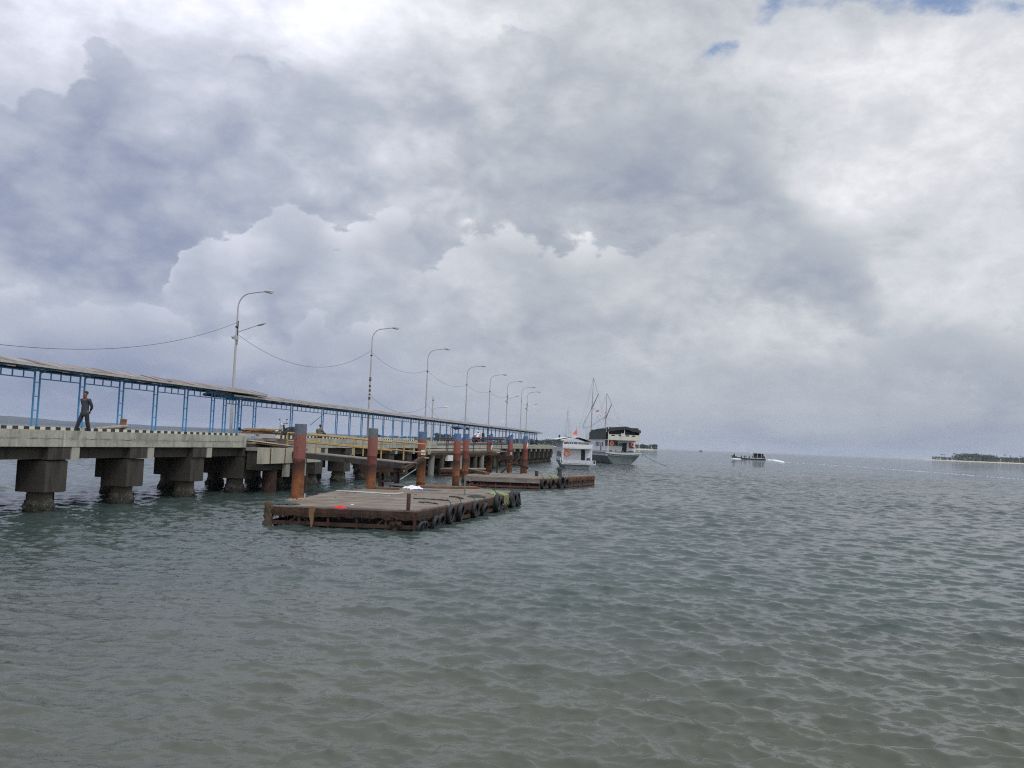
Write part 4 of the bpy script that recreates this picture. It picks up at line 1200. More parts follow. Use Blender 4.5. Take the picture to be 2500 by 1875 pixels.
def person(label, loc, rz, pose, shirt, trous, height=1.0, group=None, detail=True, hat=None):
    r = thing('person', label, 'person', loc, rz, group); r.scale = (height,)*3
    P = POSES[pose]; V = {k: Vector(v) for k, v in P.items()}
    hd = V['head']
    J = dict(hip=(*V['hip'], (.13, .10)), chest=(*V['chest'], (.145, .105)), up=(*(V['chest'].lerp(V['neck'], .55)), (.13, .085)), neck=(*V['neck'], .052), jaw=(*(hd+Vector((0, -.02, -.05))), (.062, .072)), head=(*(hd+Vector((0, 0, .03))), (.078, .092)), crown=(*(hd+Vector((0, .01, .10))), (.060, .07)))
    links = [('hip', 'chest'), ('chest', 'up'), ('up', 'neck'), ('neck', 'jaw'), ('jaw', 'head'), ('head', 'crown')]
    for s in 'LR':
        J['sh'+s] = (*V['sh'+s], .058); J['el'+s] = (*V['el'+s], .042); J['wr'+s] = (*V['ha'+s], .027)
        d = (V['ha'+s]-V['el'+s]).normalized(); hp = V['ha'+s]+d*.07; J['pa'+s] = (*hp, (.040, .022))
        links += [('up', 'sh'+s), ('sh'+s, 'el'+s), ('el'+s, 'wr'+s), ('wr'+s, 'pa'+s)]
        if detail:
            side = d.cross(Vector((0, 0, 1))).normalized()
            for q, (off, ln) in enumerate(((-.027, .060), (-.009, .072), (.009, .068), (.027, .052))):
                J['fi%s%d' % (s, q)] = (*(hp+d*ln+side*off+Vector((0, -.01, -.01))), .009); links.append(('pa'+s, 'fi%s%d' % (s, q)))
            J['th'+s] = (*(V['ha'+s]+d*.06+side*.045), .010); links.append(('pa'+s, 'th'+s))
        J['hp'+s] = (*V['hp'+s], .085); J['kn'+s] = (*V['kn'+s], .060); J['an'+s] = (*V['an'+s], .040)
        ft = V['an'+s]+Vector((0, -.13, -.045)); J['to'+s] = (*ft, (.042, .030))
        links += [('hip', 'hp'+s), ('hp'+s, 'kn'+s), ('kn'+s, 'an'+s), ('an'+s, 'to'+s)]
    skin('body', M['skin'], r, J, links, 'hip', 2 if detail else 1)
    # shirt: torso and sleeves, hanging to below the hips
    S = dict(hem=(*(V['hip']+Vector((0, 0, -.20 if pose == 'walk' else -.02))), (.215, .175) if pose == 'walk' else (.19, .155)), waist=(*(V['hip']+Vector((0, 0, .12))), (.165, .13)), chest=(*V['chest'], (.175, .13)), up=(*(V['chest'].lerp(V['neck'], .6)), (.14, .10)), col=(*(V['neck']+Vector((0, 0, -.02))), .066))
    sl = [('hem', 'waist'), ('waist', 'chest'), ('chest', 'up'), ('up', 'col')]
    for s in 'LR':
        S['sh'+s] = (*V['sh'+s], .074); S['el'+s] = (*V['el'+s], .060)
        e = V['el'+s].lerp(V['ha'+s], .82 if pose != 'x' else .1); S['cu'+s] = (*e, .043)
        sl += [('up', 'sh'+s), ('sh'+s, 'el'+s), ('el'+s, 'cu'+s)]
    skin('shirt', M[shirt], r, S, sl, 'waist', 2 if detail else 1)
    wk = pose == 'walk'; Tm = dict(hip=(*(V['hip']+Vector((0, 0, -.02 if wk else .02))), (.115, .10) if wk else (.135, .11))); tl = []
    for s in 'LR':
        Tm['hp'+s] = (*(V['hp'+s]+Vector((0, 0, -.06 if wk else 0))), .098 if wk else .105); Tm['kn'+s] = (*V['kn'+s], .082); Tm['an'+s] = (*(V['an'+s]+Vector((0, 0, .02))), .075)
        tl += [('hip', 'hp'+s), ('hp'+s, 'kn'+s), ('kn'+s, 'an'+s)]
    skin('trousers', M[trous], r, Tm, tl, 'hip', 2 if detail else 1)
    h = MB(); h.ball(hd+Vector((0, .030, .085)), (.088, .098, .080), 14, 8)
    h.build('hair', M['hair'], r)
    if hat: MB().ball(hd+Vector((0, .01, .09)), (.12, .14, .10), 12, 6).build('helmet', M[hat], r)
    if detail:
        f = MB()
        for s in (-1, 1): f.ball(hd+Vector((s*.033, -.088, .025)), (.014, .008, .008), 8, 5)
        f.build('eyes', M['hair'], r)
        f = MB(); f.add([hd+Vector(v) for v in ((-.012, -.088, .02), (.012, -.088, .02), (.016, -.10, -.022), (-.016, -.10, -.022), (0, -.122, -.018))], [(0, 1, 4), (1, 2, 4), (2, 3, 4), (3, 0, 4)], True)
        f.build('nose', M['skin'], r)
        MB().ball(hd+Vector((0, -.092, -.052)), (.022, .008, .006), 8, 4).build('mouth', plain('lips', (.13, .05, .04), .5), r)
        for s in (-1, 1): MB().ball(hd+Vector((s*.085, .0, .0)), (.012, .024, .032), 8, 5).build('ear', M['skin'], r)
        c = MB(); c.torus(V['neck']+Vector((0, -.008, -.01)), .062, .016, 'Z', 16, 6); c.build('collar', M[shirt], r)
        for s in 'LR':
            MB().ball(V['an'+s]+Vector((0, -.06, -.045)), (.05, .13, .042), 10, 6).build('shoe', M['dark'], r)
    return r
t = t_of(216, .16)
person('man in dark shirt and black trousers walking along the pier edge, hands behind his back', PW(t, .38, SLAB), R_(-16), 'walk', 'shirt', 'trousers', 1.06)
t = t_of(778, 2.2); fm = PW(t, 1.5, DECK-.02)
person('seated person in a khaki jacket fishing from the deck behind the yellow rails', PW(t_of(778, .4), .4, SLAB+.1), R_(160), 'sit', 'khaki', 'trousers', 1.08, detail=False)
a = at(757, 1038, 58); b = at(800, 1003, 60)
g = MB(); g.tube([(0, 0, 0), b-a], [.02, .012], 5)
tag(g.build('fishing_rod', M['cable'], None, a), 'thin fishing rod slanting up beside the seated person in khaki', 'fishing rod')
def pier_px(px, w): t = t_of(px, w); return PW(t, w, SLAB)
person('person in dark clothes standing on the deck above the fifth pile', pier_px(1179, .8), R_(60), 'stand', 'darkcloth', 'trousers', 1.05, detail=False)
def motorbike(label, loc, rz, body='boatwhite', sc=1.0):
    r = thing('motorcycle', label, 'motorcycle', loc, rz, None); r.scale = (sc,)*3
    for y in (-.62, .62):
        w = empty('wheel', (0, y, .29), 0, r)
        MB().torus((0, 0, 0), .25, .05, 'X', 24, 8).build('tyre', M['tyre'], w)
        g = MB(); g.torus((0, 0, 0), .20, .014, 'X', 20, 6)
        for k in range(5): a_ = 2*math.pi*k/5; g.bar((0, 0, 0), (0, .2*math.cos(a_), .2*math.sin(a_)), .025)
        g.ball((0, 0, 0), .05, 8, 5); g.build('rim', M['lampgrey'], w)
    g = MB(); g.loft([[(-.05, -.50, .42), (.05, -.50, .42), (.05, -.45, .80), (-.05, -.45, .80)], [(-.16, -.42, .35), (.16, -.42, .35), (.14, -.36, .90), (-.14, -.36, .90)], [(-.12, -.25, .28), (.12, -.25, .28), (.07, -.22, .62), (-.07, -.22, .62)], [(-.12, .1, .28), (.12, .1, .28), (.10, .1, .58), (-.10, .1, .58)], [(-.13, .5, .42), (.13, .5, .42), (.12, .5, .70), (-.12, .5, .70)], [(-.05, .82, .62), (.05, .82, .62), (.04, .82, .74), (-.04, .82, .74)]], close=True)
    g.build('bodywork', M[body], r)
    MB().loft([[(-.10, -.10, .60), (.10, -.10, .60), (.09, -.10, .68), (-.09, -.10, .68)], [(-.14, .25, .70), (.14, .25, .70), (.12, .25, .79), (-.12, .25, .79)], [(-.10, .66, .75), (.10, .66, .75), (.08, .66, .82), (-.08, .66, .82)]], close=True).build('seat', M['dark'], r)
    MB().box(-.12, .12, -.2, .3, .18, .42).build('engine', M['dark'], r)
    MB().bar((.05, -.62, .29), (.04, -.42, .92), .04).bar((-.05, -.62, .29), (-.04, -.42, .92), .04).build('fork', M['galv'], r)
    MB().loft([[(-.06, -.92, .46), (.06, -.92, .46), (.06, -.90, .49), (-.06, -.90, .49)], [(-.07, -.62, .60), (.07, -.62, .60), (.07, -.62, .63), (-.07, -.62, .63)], [(-.06, -.36, .52), (.06, -.36, .52), (.06, -.34, .55), (-.06, -.34, .55)]], close=True).build('front_mudguard', M['boatwhite'], r)
    MB().loft([[(-.14, -.47, .50), (.14, -.47, .50), (.12, -.45, .52), (-.12, -.45, .52)], [(-.15, -.52, .80), (.15, -.52, .80), (.13, -.49, .82), (-.13, -.49, .82)]], close=True).build('leg_shield', M['boatwhite'], r)
    MB().tube([(-.34, -.28, .98), (-.15, -.40, .96), (.15, -.40, .96), (.34, -.28, .98)], .02, 8).build('handlebar', M['dark'], r)
    MB().ball((0, -.50, .90), (.10, .08, .09), 12, 7).build('headlight', M['lens'], r)
    for s in (-1, 1):
        g = MB(); g.tube([(s*.24, -.33, .98), (s*.28, -.34, 1.18)], .008, 6); g.ball((s*.30, -.35, 1.22), (.06, .015, .045), 10, 6); g.build('mirror', M['dark'], r)
    MB().tube([(.14, .1, .28), (.16, .75, .36)], .045, 10).build('exhaust', M['dark'], r)
    return r
t = t_of(708, .9)
motorbike('white and black motorcycle parked on the deck just left of the nearest pile', PW(t_of(712, .75), 1.1, SLAB), R_(-30), 'dark', 1.08)
mb = pier_px(1165, .9)
motorbike('motorcycle with a rider on the deck between the fifth and sixth piles', mb, PRZ+R_(175), 'flagred', 1.1)
person('rider with a pale helmet sitting on the motorcycle beyond the close pair of piles', mb+Vector((0, .05, 0)), PRZ+R_(175), 'ride', 'white', 'trousers', 1.1, detail=False, hat='white')
person('person in a dark jacket sitting on the deck left of the motorcycle rider', pier_px(1157, .7)+Vector((0, 0, .1)), R_(30), 'sit', 'darkcloth', 'trousers', 1.25, detail=False, hat='white')
person('person sitting on the pier edge right of the last steel pile', pier_px(1297, .5)+Vector((0, 0, .1)), R_(20), 'sit', 'darkcloth', 'trousers', 1.25, detail=False)
person('person crouching on the far pier edge, farther right than the other sitter', pier_px(1310.5, .5)+Vector((0, 0, .15)), R_(-20), 'sit', 'darkcloth', 'bluecloth', 1.35, detail=False)
# small dark tarpaulin canopy on poles behind the deck
cp = PW(t_of(1122, 3.0), 3.0, SLAB)
cn = thing('canopy', 'small dark blue tarpaulin canopy on poles above the left of the close pile pair', 'canopy', cp, PRZ+R_(95))
g = MB(); g.loft([[(-2.0+k*.5, -1.0, 1.95+.20*math.sin(k*.5)-.10*(k == 0)) for k in range(9)], [(-2.0+k*.5, .0, 2.1+.20*math.sin(k*.5)) for k in range(9)], [(-2.0+k*.5, 1.0, 1.9+.16*math.sin(k*.5)) for k in range(9)]], caps=False, smooth=True)
o = g.build('tarpaulin', M['bluetarp'], cn); o.modifiers.new('Solidify', 'SOLIDIFY').thickness = .03
for x, y in ((-1.8, -.9), (1.8, -.9), (-1.8, .9), (1.8, .9)): MB().tube([(x, y, 0), (x, y, 1.95)], .03, 6).build('pole', M['timber'], cn)

# leaning crate board and fallen pole on the deck
t = t_of(313, .75); p = PW(t, 1.1, SLAB)
g = MB(); Mx = Matrix.Rotation(R_(6), 4, 'Y') @ Matrix.Rotation(R_(-3), 4, 'X'); g.box(-.14, .14, -.10, .10, 0, .78, Mx)
for k in range(3): g.box(-.145, .145, -.115, -.101, .04+.25*k, .23+.25*k, Mx)
tag(g.build('wooden_crate', M['brownplank'], None, p, rz=R_(25)), 'upright brown wooden crate standing on the pier, right of the walking man', 'crate')
a = PW(t_of(235, 1.0), 1.0, DECK+.10); b = PW(t_of(309, .95), .95, DECK+.28)
g = MB(); g.tube([(0, 0, 0), b-a], [.075, .085], 10)
tag(g.build('log', wood('bare log', (.34, .29, .26), .6, (1, 1, 1), 4), None, a), 'long bare pole leaning on the wooden crate, lying along the deck', 'pole')
# bundle of bamboo and timber on the steps
c = PW(t_of(637, .2), .2, DECK+.14)
bun = thing('bamboo_bundle', 'bundle of yellow-brown bamboo and sticks piled on top of the timber steps', 'bundle', c, R_(-4))
rnd = random.Random(9)
for k in range(16):
    x0, x1 = rnd.uniform(-1.2, -.5), rnd.uniform(.6, 1.35)
    y0, y1 = rnd.uniform(-.3, .3), rnd.uniform(-.3, .3); z = rnd.uniform(.03, .32)
    MB().tube([(x0, y0, z), ((x0+x1)/2, (y0+y1)/2, z+rnd.uniform(.02, .10)), (x1, y1, z+rnd.uniform(-.02, .08))], rnd.uniform(.02, .045), 7).build('bamboo_pole', M['bamboo' if k % 3 else 'timber'], bun)
MB().ball((-1.32, 0, .26), (.10, .10, .11), 10, 6).build('rag_end', M['rustdark'], bun)
MB().tube([(-1.3, 0, .22), (-.9, 0, .14)], .05, 7).build('stick', M['rustdark'], bun)

# ------------------------------------------------------------------ boats
def hullmesh(L, B, D, sheer=.6, flare=.35, stern=.9, n=14, keel=-.5, bowrise=1.0, bowpow=2.2):
    """hull from stern (y=0) to bow (y=L); B beam at deck; D deck height at stern"""
    g = MB(); secs = []
    for i in range(n+1):
        u = i/n; y = L*u
        hb = B/2*(stern+(1-stern)*math.sin(min(1, u*3)*math.pi/2))*(1-max(0, (u-.45)/.55)**bowpow)
        hb = max(hb, .03); top = D+bowrise*max(0, (u-.3)/.7)**2
        wl = hb*(1-flare)
        ky = y-.0*L
        secs.append([(-hb, ky+.04*L*u*u, top), (-wl*1.02, ky, top*.45), (-wl*.9, ky, 0), (-wl*.45, ky, keel), (0, ky, keel*1.15), (wl*.45, ky, keel), (wl*.9, ky, 0), (wl*1.02, ky, top*.45), (hb, ky+.04*L*u*u, top)])
    g.loft(secs, close=False, caps=True, smooth=False)
    g.add([s[0] for s in secs]+[s[-1] for s in secs], [(i, i+1, n+2+i, n+1+i) for i in range(n)])
    return g, secs
def ring(parent, p, R=.45, r=.11, name='lifebuoy', m='orange'):
    g = MB(); g.torus(p, R-r, r, 'Y', 22, 8); return g.build(name, M[m], parent)

# small white boat, stern toward the viewer
Yb = 131.0; c = at(1408, 1144, Yb); c.z = 0
b1 = thing('passenger_boat', 'small white passenger boat with an orange lifebuoy and cream canopy, moored beyond the rafts', 'boat', c, R_(2.8))
g, secs = hullmesh(12, 5.0, 1.15, flare=.16, n=12, bowrise=.9); g.build('hull', M['boatgrey'], b1)
g = MB(); g.box(-2.35, 2.75, -.55, .02, .62, .80); g.build('stern_platform', M['boatwhite'], b1)
g = MB(); g.loft([[(x, -.55-.10*math.cos(x*.5), .80), (x, -.62-.1*math.cos(x*.5), 1.28), (x, -.50-.1*math.cos(x*.5), 1.28)] for x in [(-2.3+k*.42) for k in range(12)]], close=True); g.build('stern_bulwark', M['boatwhite'], b1)
g = MB(); x0, x1 = -2.2, 2.15
g.box(x0, x1, .9, 1.0, .8, 2.95); g.box(x0, x0+.08, 1.0, 8.8, .8, 2.95); g.box(x1-.08, x1, 1.0, 8.8, .8, 2.95); g.box(x0, x1, 8.8, 8.9, .8, 2.95)
g.build('lower_cabin', M['boatwhite'], b1)
for x in (x0+.05, x1-.05): MB().box(x-.07, x+.07, -.35, -.22, .8, 4.15).build('stern_post', M['boatwhite'], b1)
MB().box(x0, x1, -.4, 8.9, 2.95, 3.08).build('upper_floor', M['boatwhite'], b1)
g = MB(); g.box(x0, x1, -.42, -.34, 3.08, 3.62); g.box(x0-.03, x0+.03, -.34, 8.9, 3.08, 3.62); g.box(x1-.03, x1+.03, -.34, 8.9, 3.08, 3.62); g.build('rail_panel', M['boatwhite'], b1)
for z in (3.74, 3.90): MB().box(x0+.1, x1-.1, -.40, -.35, z, z+.04).build('rail_bar', M['boatwhite'], b1)
MB().box(x0+.3, x1-.3, 1.2, 8.2, 3.1, 3.95).build('seating_shade', M['interior'], b1)
for k in range(4): MB().box(x0+.7+k*.28, x0+.80+k*.28, -.1, 0, 3.62, 4.1).build('hanging_cloth', M['white'], b1)
MB().box(-.04, .04, -.38, -.30, 3.08, 4.6).build('centre_post', M['boatwhite'], b1)
for xx in (x0, x1):
    for y in (2.5, 5, 7.5): MB().box(xx-.04, xx+.04, y-.04, y+.04, 3.6, 4.2).build('roof_post', M['boatwhite'], b1)
g = MB(); rp = [(-2.45, 4.16), (-1.2, 4.45), (0, 4.72), (1.2, 4.44), (2.3, 4.10)]
g.loft([[(x, y, z+.05*math.sin(y)) for x, z in rp]+[(x, y, z-.06+.05*math.sin(y)) for x, z in rp[::-1]] for y in (-.6, .8, 3, 6, 9)], close=True); g.build('canopy', M['cream'], b1)
g = MB(); g.loft([[(-2.95, y, 4.30), (-1.5, y, 4.62), (0, y, 4.80), (0, y, 4.74), (-1.5, y, 4.56), (-2.95, y, 4.22)] for y in (1.5, 5, 9.4)], close=True); g.build('side_awning', M['boatwhite'], b1)
MB().box(.70, 1.28, .86, .895, .85, 2.85).build('door', M['interior'], b1)
for k, y in enumerate((2.0, 3.6, 5.2, 6.8)):
    MB().box(x0-.02, x0-.005, y, y+.8, 1.7, 2.5).build('side_window', M['interior'], b1)
MB().box(x0-.035, x0-.02, .2, 8.6, 3.15, 4.1).build('side_netting', plain('grey netting', (.30, .33, .36), .8), b1)
g = MB(); g.tube([(-2.5, -.6, .8), (-2.5, -.6, 1.5), (-2.5, 1.5, 1.5), (-2.5, 1.5, .8)], .03, 6); g.build('side_rail', M['boatwhite'], b1)
g = MB(); g.tube([(2.1, -.62, 1.25), (2.65, -.62, 1.25), (2.65, -.62, .8)], .04, 6); g.tube([(2.3, -.62, .8), (2.3, -.62, 1.25)], .03, 6); g.build('stern_rail', M['boatwhite'], b1)
l = ring(None, (0, 0, 0), .52, .12); l.location = b1.matrix_basis @ Vector((-1.55, -.15, 2.28)); l.rotation_euler = b1.rotation_euler
tag(l, 'large orange lifebuoy hanging at the stern of the small white boat', 'lifebuoy', 'orange lifebuoys on the boats')
bl = b1.matrix_basis @ Vector((1.72, .3, .8)); g = MB(); g.lathe([(.27, 0), (.28, .25), (.30, .27), (.28, .30), (.28, .60), (.30, .62), (.27, .66), (.25, .85)], 16)
tag(g.build('barrel', M['bluebarrel'], None, bl), 'blue plastic barrel standing by the cabin door of the small white boat', 'barrel')
MB().tube([(-.1, 1, 4.7), (-.05, 1, 6.3)], .03, 6).build('flag_pole', M['galv'], b1)
g = MB(); g.add([(.0, 1, 5.9), (-.62, 1.1, 5.15), (-.35, .95, 5.05), (.02, 1, 5.05)], [(0, 1, 2, 3)]); o = g.build('flag', M['flagor'], b1); o.modifiers.new('Solidify', 'SOLIDIFY').thickness = .015
MB().tube([(-1.0, 6, 4.7), (-.9, 6, 9.4)], [.05, .02], 6).tube([(-.6, 7, 4.7), (-.6, 7, 7.6)], .025, 6).build('mast', M['galv'], b1)
MB().tube([(-1.5, 4.5, 4.8), (-.9, 6, 9.0)], .008, 4).tube([(-.2, 7, 4.8), (-.9, 6, 9.0)], .008, 4).build('stay', M['cable'], b1)
MB().box(-1.3, -.3, 4, 6, 4.75, 5.0).build('roof_box', M['galv'], b1)
MB().ball((-2.2, 5, 4.75), (.15, .15, .25), 8, 5).build('lantern', M['dark'], b1)

# large wooden ship, stern toward the viewer, two masts
Yc = 182.0; c = at(1518, 1131, Yc); c.z = 0
b2 = thing('wooden_ship', 'large cream and white wooden ship with two masts and black stern awnings', 'boat', c, R_(9))
# hull with a raked, flaring transom
g = MB(); secs = []; n = 16; L = 27
for i in range(n+1):
    u = i/n; y = L*u
    f = (1-max(0, (u-.5)/.5)**2.4); st = .93+.07*min(1, u*4)
    hb = max(.05, 3.75*f*st); top = 2.3+1.9*max(0, (u-.35)/.65)**2
    secs.append([(-hb, y-1.0*(1-u), top), (-hb*.93, y-.6*(1-u), top*.62), (-hb*.62, y, .15), (-hb*.3, y+.3, -.8), (0, y+.3, -1.2), (hb*.3, y+.3, -.8), (hb*.62, y, .15), (hb*.93, y-.6*(1-u), top*.62), (hb, y-1.0*(1-u), top)])
g.loft(secs, close=False, caps=True); g.add([s[0] for s in secs]+[s[-1] for s in secs], [(i, i+1, n+2+i, n+1+i) for i in range(n)])
g.build('hull', M['boatgrey2'], b2)
g = MB()
for s, (za, zb) in ((1, (1.62, 1.84)), (1, (2.32, 2.62))):
    g.loft([[(sc[-1][0]*k*1.02, sc[-1][1]-.02, za+(sc[-1][2]-2.3)), (sc[-1][0]*k*1.035, sc[-1][1]-.02, zb+(sc[-1][2]-2.3)), (sc[-1][0]*k*.97, sc[-1][1], zb+(sc[-1][2]-2.3)), (sc[-1][0]*k*.96, sc[-1][1], za+(sc[-1][2]-2.3))] for sc in secs for k in (1,)], close=True)
    g.loft([[(sc[0][0]*1.02, sc[0][1]-.02, za+(sc[0][2]-2.3)), (sc[0][0]*1.035, sc[0][1]-.02, zb+(sc[0][2]-2.3)), (sc[0][0]*.97, sc[0][1], zb+(sc[0][2]-2.3)), (sc[0][0]*.96, sc[0][1], za+(sc[0][2]-2.3))] for sc in secs], close=True)
g.build('rubbing_strake', M['boatwhite'], b2)
# stern rail band with a slight smile
g = MB()
for z0, z1, ext, yo, m in ((1.95, 2.25, 3.80, -1.12, 0), (2.32, 2.44, 3.95, -1.22, 1), (1.60, 1.72, 3.6, -1.0, 1)):
    g.cur = m
    g.loft([[(x, yo, z0+.045*x*x*.35), (x, yo-.05, z1+.045*x*x*.35), (x, yo+.15, z1+.045*x*x*.35), (x, yo+.15, z0+.045*x*x*.35)] for x in [ext*(k/8-1) for k in range(17)]], close=True)
g.build('stern_rail', [M['boatwhite'], M['seagreen']], b2)
xa, xb = -3.25, 3.30
g = MB(); g.box(xa, xb, 1.6, 1.75, 2.2, 4.85); g.box(xa, xa+.1, 1.75, 20, 2.2, 4.85); g.box(xb-.1, xb, 1.75, 20, 2.2, 4.85); g.box(xa, xb, 20, 20.1, 2.2, 4.85)
g.build('lower_cabin', M['boatwhite'], b2)
MB().box(xa-.1, xb+.1, -.9, 20.1, 4.80, 4.93).build('upper_floor', M['cream'], b2)
g = MB(); g.box(xa-.08, xb+.08, -.95, -.85, 4.86, 5.98); g.build('stern_panel', M['cream'], b2)
for x in (-2.3, -.75, .72, 2.05): MB().box(x-.36, x+.36, -.97, -.945, 5.66, 5.90).build('panel_slot', M['interior'], b2)
for k in range(5): MB().box(-.6+k*.17, -.48+k*.17, -1.0, -.97, 5.6, 6.3-.1*(k % 2)).build('towel', M['white'], b2)
for x in (xa, xb, .15):
    MB().box(x-.06, x+.06, -.9, -.8, 2.3 if abs(x) > 1 else 5.9, 7.4).build('stern_post', M['boatwhite'], b2)
g = MB(); g.box(xa-.05, xb+.10, .2, .25, 6.02, 7.45); g.build('awning_curtain', M['tarp'], b2)
g = MB(); rp = [(xa-.25, 7.05), (xa+1.5, 7.45), (.3, 7.68), (xb-1.5, 7.35), (xb+.22, 7.0)]
g.loft([[(x, y, z) for x, z in rp]+[(x, y, z-.12) for x, z in rp[::-1]] for y in (-1.1, 2, 6, 9)], close=True); g.build('awning_roof', M['tarp'], b2)
g = MB(); g.loft([[(x, -1.12, z-.10) for x, z in rp], [(x, -1.15, z-.55-.12*(k % 2)) for k, (x, z) in enumerate(rp)]], caps=False); o = g.build('awning_valance', M['tarp'], b2); o.modifiers.new('Solidify', 'SOLIDIFY').thickness = .03
MB().box(xb+.02, xb+.08, -.9, 9, 5.0, 7.0).build('side_curtain', M['tarp'], b2)
MB().box(xa-.16, xa-.11, .3, 13, 4.95, 7.0).build('side_tarpaulin', M['greentarp'], b2)
MB().box(xa-.1, xb, 9, 15, 4.93, 6.6).build('wheelhouse', M['greentarp'], b2)
for k in range(6): MB().box(xa-.30, xa-.22, 14+k*1.1, 14.2+k*1.1, 5.0, 7.6).build('rail_slat', M['boatwhite'], b2)
MB().box(xa-.30, xa-.22, 14, 19.7, 7.55, 7.65).build('slat_top', M['boatwhite'], b2)
for y in (3.0, 6.0, 7.2, 8.4, 12): MB().box(xa-.02, xa-.004, y, y+.7, 3.5, 4.4).build('side_window', M['interior'], b2)
MB().box(xa-.02, xa-.004, 4.4, 5.1, 2.5, 4.3).build('side_door', M['interior'], b2)
MB().box(.45, 1.40, 1.56, 1.595, 2.4, 4.35).build('stern_door', M['interior'], b2)
MB().box(-1.9, -.5, 1.56, 1.595, 4.1, 4.7).build('stern_window', plain('dark blue glass', (.03, .05, .08), .2), b2)
MB().box(-3.2, -2.1, 1.56, 1.595, 3.6, 4.7).build('stern_locker', plain('brown locker', (.16, .08, .06), .6), b2)
MB().box(1.9, 3.1, 1.5, 1.595, 3.3, 4.4).build('stern_locker', plain('reddish locker', (.20, .10, .08), .6), b2)
def hang(name, label, cat, p, R, r, m, grp):
    l = ring(None, (0, 0, 0), R, r, name, m); l.location = b2.matrix_basis @ Vector(p); l.rotation_euler = b2.rotation_euler; tag(l, label, cat, grp)
hang('lifebuoy', 'orange lifebuoy at the left of the big ship stern', 'lifebuoy', (-2.45, -.7, 4.1), .46, .12, 'orange', 'orange lifebuoys on the boats')
hang('lifebuoy', 'orange lifebuoy at the right of the big ship stern with a white cloth over it', 'lifebuoy', (2.1, -.7, 4.0), .50, .12, 'orange', 'orange lifebuoys on the boats')
for x, lb in ((-1.35, 'leftmost'), (-.72, 'middle'), (.02, 'rightmost')): hang('tyre', lb+' of three small tyres on the stern wall of the big ship', 'tyre', (x, 1.3, 3.95), .30, .09, 'tyre', 'tyres on the ship stern wall')
MB().box(2.15, 2.35, -.85, -.8, 3.5, 4.5).build('hanging_cloth', M['white'], b2)
rnd = random.Random(6)
for k in range(9):
    x = rnd.uniform(-3.2, 3.4); MB().ball((x, -.5, 2.55), (rnd.uniform(.15, .4), .2, rnd.uniform(.1, .3)), 8, 5).build('deck_clutter', M[['bluecloth', 'darkcloth', 'timber'][k % 3]], b2)
def mast(xb_, y, h, boomx, boomz0, boomz1, k):
    g = MB(); g.tube([(xb_, y, 5), (xb_+.05, y, h*.62), (xb_+.15, y, h)], [.16, .12, .05], 8); g.build('mast', M['galv'], b2)
    g = MB(); g.tube([(xb_+.1, y-.3, boomz0), (xb_+.1+boomx, y-.5, boomz1)], [.10, .07], 8); g.build('derrick_boom', plain('dark boom', (.10, .09, .09), .6), b2)
    g = MB(); g.box(xb_-.15, xb_+.2, y-.2, y+.2, boomz0-.4, boomz0+.1); g.box(xb_-.1, xb_+.2, y-.1, y+.1, boomz0+.9, boomz0+1.1); g.build('mast_fitting', M['galv'], b2)
    g = MB(); top = Vector((xb_+.15, y, h)); mid = Vector((xb_+.1, y, boomz0))
    for q in ((xb_-2.6, y-3, 7.2), (xb_+2.6, y-3, 7.2), (xb_+1.5, y-9, 7.3), (xb_-1.6, y+5, 7)): g.tube([top, Vector(q)], .010, 4)
    for q in ((xb_-2.2, y-1, 7.0), (xb_+2.2, y-2, 7.4), (xb_+3.2, y-5, 7.4)): g.tube([mid, Vector(q)], .012, 4)
    g.tube([(xb_+.1+boomx, y-.5, boomz1), top], .018, 4)
    g.build('rigging', M['cable'], b2)
    return top
# mast columns measured in the photo; placed along the ship, the taller one forward
def ship_pt(px, y_l):
    # local x of the ray through column px at local depth y_l
    mi = b2.matrix_basis.inverted(); e = mi @ EYE; d = (mi @ (EYE+ray(px, 1000)*100))-e
    return e.x + d.x*((y_l-e.y)/d.y)
xm1 = ship_pt(1445, 15); xm2 = ship_pt(1479, 8.5)
mast(xm1, 15, 18.6, 1.15, 12.2, 15.0, 0)
mast(xm2, 8.5, 14.9, 1.0, 9.8, 12.5, 1)
MB().tube([(xm1, 15, 12), (xm1-2.3, 14, 7.6)], .04, 6).tube([(xm2, 8.5, 9.9), (xm2-3.2, 10, 7.4)], .03, 6).build('derrick_boom', plain('dark spar', (.12, .11, .11), .6), b2)
MB().tube([(xm2+.75, 7, 7.4), (xm2+.75, 7, 11.2)], .035, 6).build('pole', M['boatwhite'], b2)
g = MB(); g.cur = 0; g.add([(xm1+.75, 14, 11.25), (xm1+1.35, 14.1, 11.45), (xm1+1.40, 14.1, 11.12), (xm1+.80, 14, 10.90)], [(0, 1, 2, 3)])
g.cur = 1; g.add([(xm1+.80, 14, 10.90), (xm1+1.40, 14.1, 11.12), (xm1+1.42, 14.1, 10.75), (xm1+.92, 14, 10.50)], [(0, 1, 2, 3)])
o = g.build('flag', [M['flagred'], M['white']], b2); o.modifiers.new('Solidify', 'SOLIDIFY').thickness = .02
MB().tube([(xm1+.1, 15, 12), (xm1+.75, 14, 11.3)], .012, 4).build('halyard', M['cable'], b2)
a = b2.matrix_basis @ Vector((3.9, -1.1, 2.2)); bb = onz(1662, 1143, -.3)
g = MB(); pts = [a.lerp(bb, k/16)-Vector((0, 0, 2.6*(k/16)*(1-k/16))) for k in range(17)]; g.tube([q-a for q in pts], .035, 5)
tag(g.build('mooring_line', M['cable'], None, a), 'mooring line running from the big ship down into the water on the right', 'rope')
a = b1.matrix_basis @ Vector((2.4, -.6, 1.0)); bb = onz(1480, 1144, -.2)
